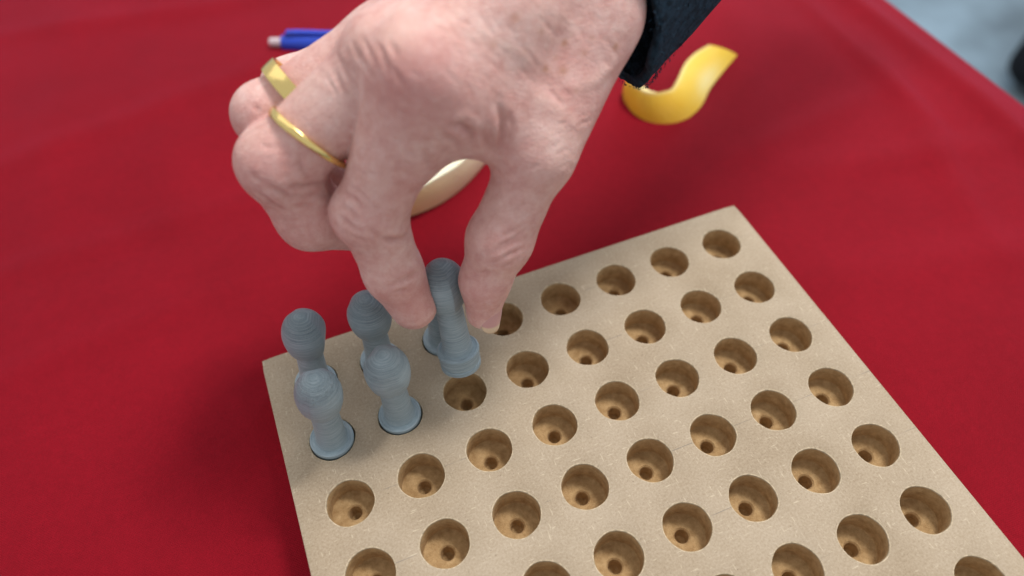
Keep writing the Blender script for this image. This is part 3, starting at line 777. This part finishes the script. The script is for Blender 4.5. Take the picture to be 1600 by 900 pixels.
    (0.70, 0.10, [(10.86, 2.26, 78.63), (13.02, 1.01, 78.2), (15.19, 0.16, 77.39)]),
    (0.51, 0.17, [(7.05, 5.23, 99.9), (8.6, 4.24, 99.86), (10.06, 3.39, 99.44)]),
    (0.58, 0.13, [(14.66, 5.53, 103.77), (16.7, 4.69, 103.23), (18.7, 3.86, 102.48)]),
    (0.68, 0.20, [(13.63, 1.5, 93.13), (15.51, 1.64, 91.55), (17.46, 2.06, 89.81)]),
    (0.60, 0.20, [(6.01, 6.5, 86.07), (8.1, 4.32, 86.2), (10.33, 2.9, 86.36)]),
    (0.63, 0.21, [(14.7, 7.22, 105.22), (15.71, 6.29, 104.74), (16.97, 5.9, 104.81)]),
    (0.66, 0.17, [(14.04, 1.56, 91.37), (16.18, 1.83, 89.23), (18.51, 2.29, 87.4)]),
    (0.64, 0.22, [(19.45, 5.1, 105.22), (20.71, 4.33, 104.76), (22.09, 3.79, 104.56)]),
    (0.66, 0.15, [(15.68, 3.5, 101.24), (17.15, 2.9, 100.01), (18.96, 2.8, 99.6)]),
]
BLOBS = [
    (13, 0.85, 'red', (51.92, -10.46, 129.9)),
    (8, 0.5, 'red', (56.49, -13.78, 121.76)),
    (9, 0.55, 'red', (39.83, -18.4, 53.35)),
    (8, 0.5, 'red', (57.57, -25.21, 52.54)),
    (8, 0.4, 'red', (33.43, -10.91, 88.11)),
    (10, 0.55, 'red', (9.94, 4.5, 101.15)),
    (7, 0.5, 'red', (11.35, 21.7, 105.56)),
    (7, 0.35, 'red', (68.19, -24.26, 72.93)),
    (7, 0.45, 'red', (63.18, -14.12, 109.48)),
    (9, 0.3, 'red', (74.18, -15.61, 97.72)),
    (12, 0.25, 'red', (96.24, -8.27, 113.86)),
    (7, 0.4, 'red', (41.57, -11.7, 94.45)),
    (9, 0.4, 'red', (19.95, 1.2, 80.43)),
    (7, 0.4, 'red', (22.7, 30.14, 111.46)),
    (7, 0.9, 'pale', (51.15, -0.78, 135.37)),  # highlight on top of the index knuckle, painted in as pale skin
    (6, 0.5, 'pale', (64.04, -0.25, 134.86)),
    (9, 0.5, 'pale', (90.26, -18.8, 98.19)),
    (7, 0.5, 'pale', (27.22, 12.91, 115.66)),
    (8, 0.4, 'pale', (88.71, -3.08, 128.38)),
    (6, 0.45, 'pale', (37.04, -10.07, 97.17)),
    (6, 0.4, 'pale', (67.88, -15.55, 82.37)),
    (5, 0.5, 'pale', (42.83, 9.33, 129.24)),
    (5, 0.5, 'pale', (9.69, 12.19, 105.64)),
    (1.6, 0.9, 'spot', (95.0, -2.73, 121.33)),
    (1.5, 0.8, 'spot', (87.99, -6.12, 117.29)),
    (1.8, 0.8, 'spot', (93.1, -6.59, 115.72)),
    (1.6, 0.9, 'spot', (109.93, -4.4, 117.12)),
    (1.3, 0.6, 'spot', (99.96, -5.1, 118.29)),
    (2.0, 0.5, 'spot', (80.94, -2.55, 132.26)),
    (1.6, 0.4, 'spot', (87.74, -3.7, 127.33)),
    (1.2, 0.5, 'spot', (95.4, -10.44, 110.98)),
    (1.3, 0.5, 'spot', (102.88, -3.39, 121.0)),
    (1.1, 0.5, 'spot', (91.66, -4.5, 118.81)),
    (1.5, 0.35, 'spot', (73.61, -5.39, 128.24)),
    (1.2, 0.4, 'spot', (103.86, -9.93, 101.77)),
    (1.0, 0.5, 'spot', (82.22, -5.72, 124.2)),
    (1.2, 0.4, 'spot', (94.26, -16.4, 99.55)),
]
RING_THIN = ([24.2, 13.3, 99.5], [-0.8, -0.28, -0.54], 12.3, [-0.57, 0.16, 0.59])
RING_WIDE = ([24.7, 29.7, 103.1], [-0.89, -0.17, -0.43], 10.9)
NAIL = ([62.9, -19.3, 50.4], [59.7, -23.5, 35.2], [0.51, -0.72, 0.41], 5.9, 4.9, 0.55)
SLEEVE = ([119.45, 20.15, 119.1], [10.25, -2.05, -32.6], [-5.49, 15.33, -2.69], [46.5, 20.8, 23.7])
PEN_A = [32.2, 245.0, -16.0]
PEN_B = [122.2, 201.0, -16.0]
PEEL_B = [[213.0, 138.4, -20.0], [197.0, 128.0, -20.0], [193.7, 114.0, -20.0], [196.7, 102.4, -20.0], [205.8, 95.2, -20.0], [218.1, 94.9, -20.0], [231.0, 102.1, -20.0], [243.2, 112.9, -20.0], [257.7, 123.0, -20.0], [272.5, 132.0, -19.0]]
PEEL_T = [[216.4, 138.5, -10.0], [196.7, 122.5, -6.0], [197.1, 109.8, -5.0], [201.5, 105.6, -5.0], [208.6, 105.7, -6.0], [215.1, 108.6, -8.0], [224.2, 117.9, -11.0], [235.4, 129.7, -13.0], [245.8, 136.2, -13.0], [256.3, 138.7, -12.0]]
PEEL_BULGE = 1.4
RIND_B = [[37.1, 92.6, -20.0], [49.8, 87.2, -20.0], [63.7, 85.8, -20.0], [78.3, 88.4, -20.0], [93.5, 95.7, -20.0], [109.0, 107.6, -20.0], [121.6, 119.1, -20.0], [131.6, 130.3, -20.0]]
RIND_T = [[41.7, 86.6, -3.0], [54.4, 83.4, -3.0], [67.3, 85.4, -3.0], [78.7, 88.8, -3.0], [89.8, 93.0, -3.0], [99.8, 99.9, -3.0], [111.3, 110.7, -3.0], [120.4, 121.0, -3.0]]
BAG_C = (1772.0, 540.0, -760.0)
BAG_H = 150.0
BAG_W = 330.0
BAG_D = 170.0
def polyline_dist(V, pts):
    pts = np.array(pts, float)
    best = np.full(len(V), 1e9); tt = np.zeros(len(V)); n = len(pts) - 1
    for i in range(n):
        a, b = pts[i], pts[i + 1]; ab = b - a
        t = np.clip((V - a) @ ab / (ab @ ab), 0, 1)
        d = np.linalg.norm(V - a - t[:, None] * ab, axis=1)
        m = d < best; best[m] = d[m]; tt[m] = (i + t[m]) / n
    return best, tt
HN = vert_normals(HV, HF)
disp = np.zeros(len(HV)); a_red = np.zeros(len(HV)); a_pale = np.zeros(len(HV)); a_spot = np.zeros(len(HV)); a_cr = np.zeros(len(HV))
for (w, dep, pts) in CREASES:
    lo = np.min(pts, 0) - 8; hi = np.max(pts, 0) + 8
    sel = np.where(((HV > lo) & (HV < hi)).all(1))[0]
    d, t = polyline_dist(HV[sel], pts)
    env = np.sin(np.pi * np.clip(t, 0.02, 0.98)) ** 0.6
    g = np.exp(-(d / w) ** 2) * env
    rim = np.exp(-((d - 2.2 * w) / (1.3 * w)) ** 2) * env
    dep *= 0.9; disp[sel] += -dep * g + 0.35 * dep * rim
    if dep > 0: a_cr[sel] = np.maximum(a_cr[sel], g * min(1, dep * 1.2))
    else: a_pale[sel] = np.maximum(a_pale[sel], 0.5 * g)
for (r, am, kind, p) in BLOBS:
    d = np.linalg.norm(HV - np.array(p), axis=1)
    g = am * np.exp(-(d / (r * 0.62 if kind == 'spot' else r)) ** 2)
    tgt = {'red': a_red, 'pale': a_pale, 'spot': a_spot}[kind]
    np.maximum(tgt, g, out=tgt)
HV = HV + HN * disp[:, None]
# fine random relief
def vnoise(P, sc, seed):
    r = np.random.default_rng(seed); out = np.zeros(len(P))
    for k in range(14):
        d = r.normal(size=3); d /= np.linalg.norm(d)
        out += np.sin(P @ d * sc * r.uniform(0.7, 1.4) + r.uniform(0, 6.28) + 1.5 * np.sin(P @ np.roll(d, 1) * sc * 0.6 + r.uniform(0, 6)))
    return out / 14
HV = HV + HN * (0.08 * vnoise(HV, 0.22, 1) + 0.12 * vnoise(HV, 0.7, 2))[:, None]
person = mesh_obj('person', HV, HF[:, ::-1], M_SKIN, None, origin=(100, 20, 110))
for nm, arr in (('red', a_red), ('pale', a_pale), ('spot', a_spot), ('crease_shade', a_cr)): set_attr(person, nm, arr)
tag(person, 'right hand in a dark knitted sleeve with two gold rings, pinching a grey pawn', 'person')
# ------------------------------------------------------------------ what the hand wears
PO = np.array([100, 20, 110], float)
def cam_vec(x, y, z=0.0):
    """a direction given as right / down / forward of the view, as a world vector"""
    return x * CAM_R[0] + y * CAM_R[1] + z * CAM_R[2]
def child(name, verts, faces, mat, par, smooth=True):
    o = mesh_obj(name, verts, faces, mat, None, smooth=smooth, origin=PO)
    o.parent = par; o.location = (0, 0, 0)
    return o
def band(name, c, nrm, rad, width, thick, par, flat=(0.6, 0.8), up=None, taper=0.0):
    c = np.array(c, float); n = np.array(nrm, float); n /= np.linalg.norm(n)
    a = np.cross(n, [0.3, 0.2, 1.0]); a /= np.linalg.norm(a); b = np.cross(n, a)
    prof = []
    for k in range(12):
        t = 2 * math.pi * k / 12
        prof.append((np.sign(math.cos(t)) * abs(math.cos(t)) ** flat[0] * width / 2, np.sign(math.sin(t)) * abs(math.sin(t)) ** flat[1] * thick / 2))
    V, F = [], []; N = 96
    view = np.array([0, 0, 1.0])
    for i in range(N):
        t = 2 * math.pi * i / N
        d = math.cos(t) * a + math.sin(t) * b
        wsc = 1 + taper * float(d @ up) if up is not None else 1
        for (w, h) in prof: V.append(c + d * (rad + h) + n * w * wsc)
    for i in range(N):
        for k in range(12):
            j, l = (i + 1) % N, (k + 1) % 12
            F.append((i * 12 + k, j * 12 + k, j * 12 + l, i * 12 + l))
    o = child(name, V, F, M_GOLD, par); sharp_by_angle(o, 40)
    return o
thin = band('gold_ring', RING_THIN[0], RING_THIN[1], RING_THIN[2], 2.1, 1.5, person, up=RING_THIN[3], taper=0.35)
tag(thin, 'thin plain gold ring on the middle finger')
wide = band('gold_ring', RING_WIDE[0], RING_WIDE[1], RING_WIDE[2], 4.9, 1.3, person, flat=(0.3, 0.4))
tag(wide, 'wide flat gold ring on the ring finger')

# thumbnail: a curved plate with a pale free edge
def nail_patch():
    a0, a1 = np.array(NAIL[0]), np.array(NAIL[1]); ax = a1 - a0; L = np.linalg.norm(ax); ax /= L
    N = np.array(NAIL[2], float); N -= ax * (N @ ax); N /= np.linalg.norm(N)
    T = np.cross(ax, N)
    V, nu, nv = [], 17, 17
    for layer in (0.0, -0.55):
        for i in range(nu):
            s = i / (nu - 1)
            for j in range(nv):
                q = (j / (nv - 1) - 0.5) * 2
                ss = s
                if s > 0.75: ss = 0.75 + (s - 0.75) * math.sqrt(max(0.02, 1 - 0.9 * q * q))
                if s < 0.25: ss = 0.25 - (0.25 - s) * math.sqrt(max(0.05, 1 - 0.75 * q * q))
                th = q * math.radians(60)
                r0 = NAIL[3] + (NAIL[4] - NAIL[3]) * ss
                lift = NAIL[5] - 0.6 * (1 - ss) ** 2 - 0.9 * max(0, ss - 0.6) ** 1.5
                p = a0 + ax * L * ss + N * (r0 * math.cos(th) + lift + layer) + T * (r0 * math.sin(th) * 1.02)
                V.append(p)
    F = []
    def q4(b, fl):
        for i in range(nu - 1):
            for j in range(nv - 1):
                f = (b + i * nv + j, b + (i + 1) * nv + j, b + (i + 1) * nv + j + 1, b + i * nv + j + 1)
                F.append(f[::-1] if fl else f)
    n1 = nu * nv; q4(0, True); q4(n1, False)
    rim = [i * nv for i in range(nu)] + [(nu - 1) * nv + j for j in range(1, nv)] + [i * nv + nv - 1 for i in range(nu - 2, -1, -1)] + [j for j in range(nv - 2, 0, -1)]
    for i in range(len(rim)):
        p, q_ = rim[i], rim[(i + 1) % len(rim)]
        F.append((p, q_, q_ + n1, p + n1))
    s_attr = [(k % n1) // nv / (nu - 1) for k in range(2 * n1)]
    return V, F, s_attr
def mat_nail():
    t = NT('thumbnail'); s = t.attr('along'); v = t.coord()
    c = t.ramp(s, [(0.0, (0.60, 0.42, 0.40)), (0.12, (0.66, 0.50, 0.48)), (0.22, (0.56, 0.30, 0.29)), (0.80, (0.56, 0.30, 0.29)), (0.86, (0.66, 0.50, 0.34))])
    t.base(c); t.set(t.b, Roughness=0.34, Subsurface_Weight=0.1, Subsurface_Radius=(1, .4, .3), Subsurface_Scale=0.8 * S)
    t.normal(t.bump(t.noise(v, 0.8, 3), 0.15, 0.5))
    return t.m
nv_, nf_, na_ = nail_patch()
nail = child('thumbnail', nv_, nf_, mat_nail(), person); set_attr(nail, 'along', na_)

# sleeve cuff: a wide dark knitted tube round the wrist, open end towards the hand
def sleeve():
    c0, pu, pv, dr = [np.array(q, float) for q in SLEEVE]
    dr /= np.linalg.norm(dr)
    V, F = [], []; NA, NL = 150, 40
    r = np.random.default_rng(5)
    fuzz = r.normal(0, 1, (2 * NL, NA))
    for side in (0, 1):
        for k in range(NL):
            kk = k if side == 0 else NL - 1 - k
            l = 330.0 * (kk / (NL - 1)) ** 1.5
            for i in range(NA):
                t = 2 * math.pi * i / NA
                rib = 0.55 * math.sin(48 * t)
                band_ = 0.9 * math.sin(l * 1.05) if l < 40 else 0.9 * math.sin(l * 0.4)
                thick = 0.0 if side == 0 else 4.0
                R_ = 1.0 + (thick + 0.25 * rib + 0.25 * band_ + 0.12 * fuzz[k + side * NL, i] + 1.3 * math.sin(2 * t + l * .05) + 1.0 * math.sin(3 * t + 1 + l * 0.03)) / 30.0
                edge = 0.6 * math.sin(9 * t) + 0.9 * math.sin(4 * t + 1) + 0.15 * fuzz[0, i] if kk == 0 else 0
                V.append(c0 + (pu * math.cos(t) + pv * math.sin(t)) * R_ + dr * (l + edge))
    n = NL * 2
    for k in range(n):
        for i in range(NA):
            j = (i + 1) % NA; k2 = (k + 1) % n
            F.append((k * NA + i, k * NA + j, k2 * NA + j, k2 * NA + i))
    return V, F, c0, pu, pv, dr
sv, sf, c0, pu, pv, dr = sleeve()
sl = child('sleeve', sv, sf, M_KNIT, person)
# loose fibres standing off the cuff
fv, ff = [], []
r = np.random.default_rng(11)
for q in range(4500):
    t = r.uniform(0, 2 * math.pi); l = 60 * r.uniform(0, 1) ** 2 - 0.5
    d = pu * math.cos(t) + pv * math.sin(t)
    rad = 1 + (4.0 if r.random() < 0.75 else 0.0) / 30.0
    p = c0 + d * rad + dr * l
    o = d / np.linalg.norm(d) * r.uniform(0.1, 0.5) + r.normal(0, 0.28, 3) - dr * r.uniform(-0.3, 1.2)
    w = np.cross(o, r.normal(size=3)); w = w / np.linalg.norm(w) * 0.055
    b = len(fv)
    fv += [p - w, p + w, p + o * 0.6 + w * .7 + r.normal(0, .15, 3), p + o + r.normal(0, .35, 3)]
    ff += [(b, b + 1, b + 2), (b, b + 2, b + 3)]
fz = child('knit_fuzz', fv, ff, M_KNIT, person); tag(fz, kind='stuff')
# ------------------------------------------------------------------ things lying on the cloth
def tube_axis(p0, p1):
    a = np.array(p1, float) - np.array(p0, float); return a / np.linalg.norm(a)
def lathe_axis(p0, ax, prof, n=28, side=None, flat=1.0):
    """prof: (radius, distance along the axis)"""
    ax = np.array(ax, float); u = np.cross(ax, [0, 0, 1.0]); u /= np.linalg.norm(u); w = np.cross(u, ax)
    V = [np.array(p0) + ax * s + (u * math.cos(2 * math.pi * i / n) + w * math.sin(2 * math.pi * i / n) * flat) * r for (r, s) in prof for i in range(n)]
    F = [(k * n + i, k * n + (i + 1) % n, (k + 1) * n + (i + 1) % n, (k + 1) * n + i) for k in range(len(prof) - 1) for i in range(n)]
    F += [tuple(range(n))[::-1], tuple((len(prof) - 1) * n + i for i in range(n))]
    return V, F
# pen
PEN0 = np.array(PEN_A, float); PAX = tube_axis(PEN_A, PEN_B)
pen = empty('ballpoint_pen', tuple(PEN0))
tag(pen, 'blue ballpoint pen with a pale push button, lying on the red cloth behind the hand', 'pen')
def pen_part(name, prof, mat, n=28):
    v, f = lathe_axis(PEN0, PAX, prof, n)
    o = mesh_obj(name, v, f, mat, None, origin=tuple(PEN0)); o.parent = pen; o.location = (0, 0, 0); sharp_by_angle(o, 40)
    return o
pen_part('push_button', [(1.9, -7.5), (2.4, -7.0), (2.6, -5), (2.6, 0.3), (2.3, 0.6)], M_BUTTON)
pen_part('barrel', [(3.0, 0), (4.0, 0.3), (4.4, 1.5), (5.4, 11), (5.9, 20), (5.9, 80), (5.5, 120), (3.6, 133), (3.0, 134)], M_BLUE)
pen_part('pen_tip', [(2.6, 134), (1.2, 142), (0.6, 144)], M_STEEL, 16)
# clip along the top of the barrel
cu = np.array([0, 0, 1.0]); cs = np.cross(PAX, cu); cs /= np.linalg.norm(cs)
cv_, cf_ = [], []
for s, h in ((3, 4.4), (4, 7.3), (10, 7.8), (42, 7.6), (44, 6.2)):
    for (a, b) in ((-1.6, 0), (1.6, 0), (1.6, -1.2 if s > 3 else -0.4), (-1.6, -1.2 if s > 3 else -0.4)):
        cv_.append(PEN0 + PAX * s + cs * a + cu * (h + b))
for k in range(4):
    for i in range(4):
        j = (i + 1) % 4; cf_.append((k * 4 + i, k * 4 + j, k * 4 + 4 + j, k * 4 + 4 + i))
cf_ += [(3, 2, 1, 0), (16, 17, 18, 19)]
cl = mesh_obj('clip', cv_, cf_, M_BLUE, None, smooth=False, origin=tuple(PEN0)); cl.parent = pen; cl.location = (0, 0, 0)

def loft(sections, closed_sec=True):
    n = len(sections[0]); V = [p for s in sections for p in s]; F = []
    for k in range(len(sections) - 1):
        for i in range(n):
            j = (i + 1) % n; F.append((k * n + i, k * n + j, (k + 1) * n + j, (k + 1) * n + i))
    F += [tuple(range(n))[::-1], tuple((len(sections) - 1) * n + i for i in range(n))]
    return V, F
def cr_interp(P, m):
    P = np.array(P, float); n = len(P); out = []
    for k in range(n - 1):
        p0, p1, p2, p3 = P[max(k - 1, 0)], P[k], P[k + 1], P[min(k + 2, n - 1)]
        for q in range(m):
            t = q / m
            out.append(0.5 * ((2 * p1) + (p2 - p0) * t + (2 * p0 - 5 * p1 + 4 * p2 - p3) * t * t + (3 * p1 - p0 - 3 * p2 + p3) * t ** 3))
    out.append(P[-1]); return np.array(out)
def peel_mesh(name, bottom, top, thick, bulge, mats_fn, m=8, nw=9, inward=None, org=None):
    B, T = cr_interp(bottom, m), cr_interp(top, m)
    tang = np.gradient((B + T) / 2, axis=0); secs = []; at = []
    for k in range(len(B)):
        w = T[k] - B[k]; nn = np.cross(tang[k], w); nn /= np.linalg.norm(nn)
        outer = [B[k] + w * q + nn * bulge * 4 * q * (1 - q) for q in np.linspace(0, 1, nw)]
        tk = thick[0] + (thick[1] - thick[0]) * k / (len(B) - 1)
        inner = [B[k] + w * (0.06 + 0.88 * q) + nn * (bulge * 4 * q * (1 - q) - tk) for q in np.linspace(1, 0, nw)]
        secs.append(outer + inner)
        at += list(np.linspace(0, 1, nw)) + [2.0] * nw
    v, f = loft(secs)
    o = mesh_obj(name, v, f, mats_fn, None, origin=org)
    sharp_by_angle(o, 45)
    return o, at, len(B), 2 * nw
def mat_peel(name, outer, outer2, pith_and_pale, rough=0.55):
    t = NT(name); v = t.coord(); a = t.attr('pith_and_pale'); b = t.attr('blend')
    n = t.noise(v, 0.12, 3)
    c = t.mix(b, outer, outer2); c = t.mix(t.math('MULTIPLY', n, 0.12), c, pith_and_pale)
    c = t.mix(a, c, pith_and_pale)
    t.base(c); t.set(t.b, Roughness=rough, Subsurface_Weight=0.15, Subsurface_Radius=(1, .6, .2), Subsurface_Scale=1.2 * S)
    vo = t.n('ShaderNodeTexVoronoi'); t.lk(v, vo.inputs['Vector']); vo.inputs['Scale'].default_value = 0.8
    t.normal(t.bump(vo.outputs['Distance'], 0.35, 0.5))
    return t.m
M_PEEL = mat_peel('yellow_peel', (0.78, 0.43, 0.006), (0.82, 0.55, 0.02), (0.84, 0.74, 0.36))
po = PEEL_B[4]
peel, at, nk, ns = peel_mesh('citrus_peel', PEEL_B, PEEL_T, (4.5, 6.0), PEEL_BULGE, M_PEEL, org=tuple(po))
kk = np.repeat(np.arange(nk), ns) / (nk - 1.0); at = np.array(at)
pith_and_pale = np.where(at > 1.5, 0.8, np.clip((at - 0.90) * 8, 0, 0.6))
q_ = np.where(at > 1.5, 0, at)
pith_and_pale = np.maximum(pith_and_pale, 0.75 * np.exp(-((kk - 0.79) / 0.10) ** 2) * np.exp(-((q_ - 0.22) / 0.25) ** 2))  # pale patch low on the outer face, towards the far end
set_attr(peel, 'pith_and_pale', pith_and_pale); set_attr(peel, 'blend', np.clip((kk - 0.45) / 0.3, 0, 1) * 0.8 + 0.35 * np.clip(q_ * 2 - 1, 0, 1))
tag(peel, 'curled bright yellow strip of citrus peel on the red cloth next to the sleeve', 'peel')
M_RIND = mat_peel('cream_rind', (0.76, 0.55, 0.27), (0.80, 0.72, 0.55), (0.86, 0.82, 0.60), 0.8)
rind, at, nk, ns = peel_mesh('peel_wedge', RIND_B, RIND_T, (5.5, 5.5), 1.0, M_RIND, org=tuple(RIND_B[2]))
kk = np.repeat(np.arange(nk), ns) / (nk - 1.0); at = np.array(at)
set_attr(rind, 'pith_and_pale', np.where(at > 1.5, 1.0, np.clip((at - 0.93) * 20, 0, 1))); set_attr(rind, 'blend', np.clip(kk * 1.5 - 0.35, 0, 1))
tag(rind, 'cream and tan curved wedge of rind on the cloth, seen between forefinger and thumb', 'peel')

# black bag on the floor beyond the table
bag = empty('bag', BAG_C)
tag(bag, 'black fabric bag in the hall beyond the table edge, mostly out of frame', 'bag')
def superbox(cx, cy, cz, hx, hy, hz, e=0.35, nu=36, nv=20):
    V, F = [], []
    sp = lambda x, p: math.copysign(abs(x) ** p, x)
    for j in range(nv + 1):
        ph = -math.pi / 2 + math.pi * j / nv
        for i in range(nu):
            th = 2 * math.pi * i / nu
            z = sp(math.sin(ph), e); c = sp(math.cos(ph), e)
            sag = 1 + 0.04 * math.sin(3 * th + 2 * z) + 0.03 * math.sin(7 * th)
            V.append((cx + hx * c * sp(math.cos(th), e) * sag * (1 - 0.12 * (z + 1) / 2), cy + hy * c * sp(math.sin(th), e) * sag * (1 - 0.12 * (z + 1) / 2), cz + hz * z))
    for j in range(nv):
        for i in range(nu):
            k = (i + 1) % nu; F.append((j * nu + i, j * nu + k, (j + 1) * nu + k, (j + 1) * nu + i))
    return V, F
v, f = superbox(BAG_C[0], BAG_C[1], BAG_C[2] + BAG_H, BAG_W, BAG_D, BAG_H)
o = mesh_obj('bag_body', v, f, M_BLACK, None, origin=BAG_C); o.parent = bag; o.location = (0, 0, 0)
for sy in (-0.5, 0.5):
    pts = [(BAG_C[0] + BAG_W * 0.45 * math.cos(t), BAG_C[1] + sy * BAG_D, BAG_C[2] + 2 * BAG_H - 12 + 150 * math.sin(t)) for t in np.linspace(0, math.pi, 20)]
    secs = []
    for k, p in enumerate(pts):
        secs.append([(p[0] + a, p[1] + b, p[2] + c) for (a, b, c) in ((-5, -16, -5), (5, -16, 5), (5, 16, 5), (-5, 16, -5))])
    hv, hf = loft(secs)
    o = mesh_obj('handle', hv, hf, M_BLACK, None, origin=BAG_C); o.parent = bag; o.location = (0, 0, 0)
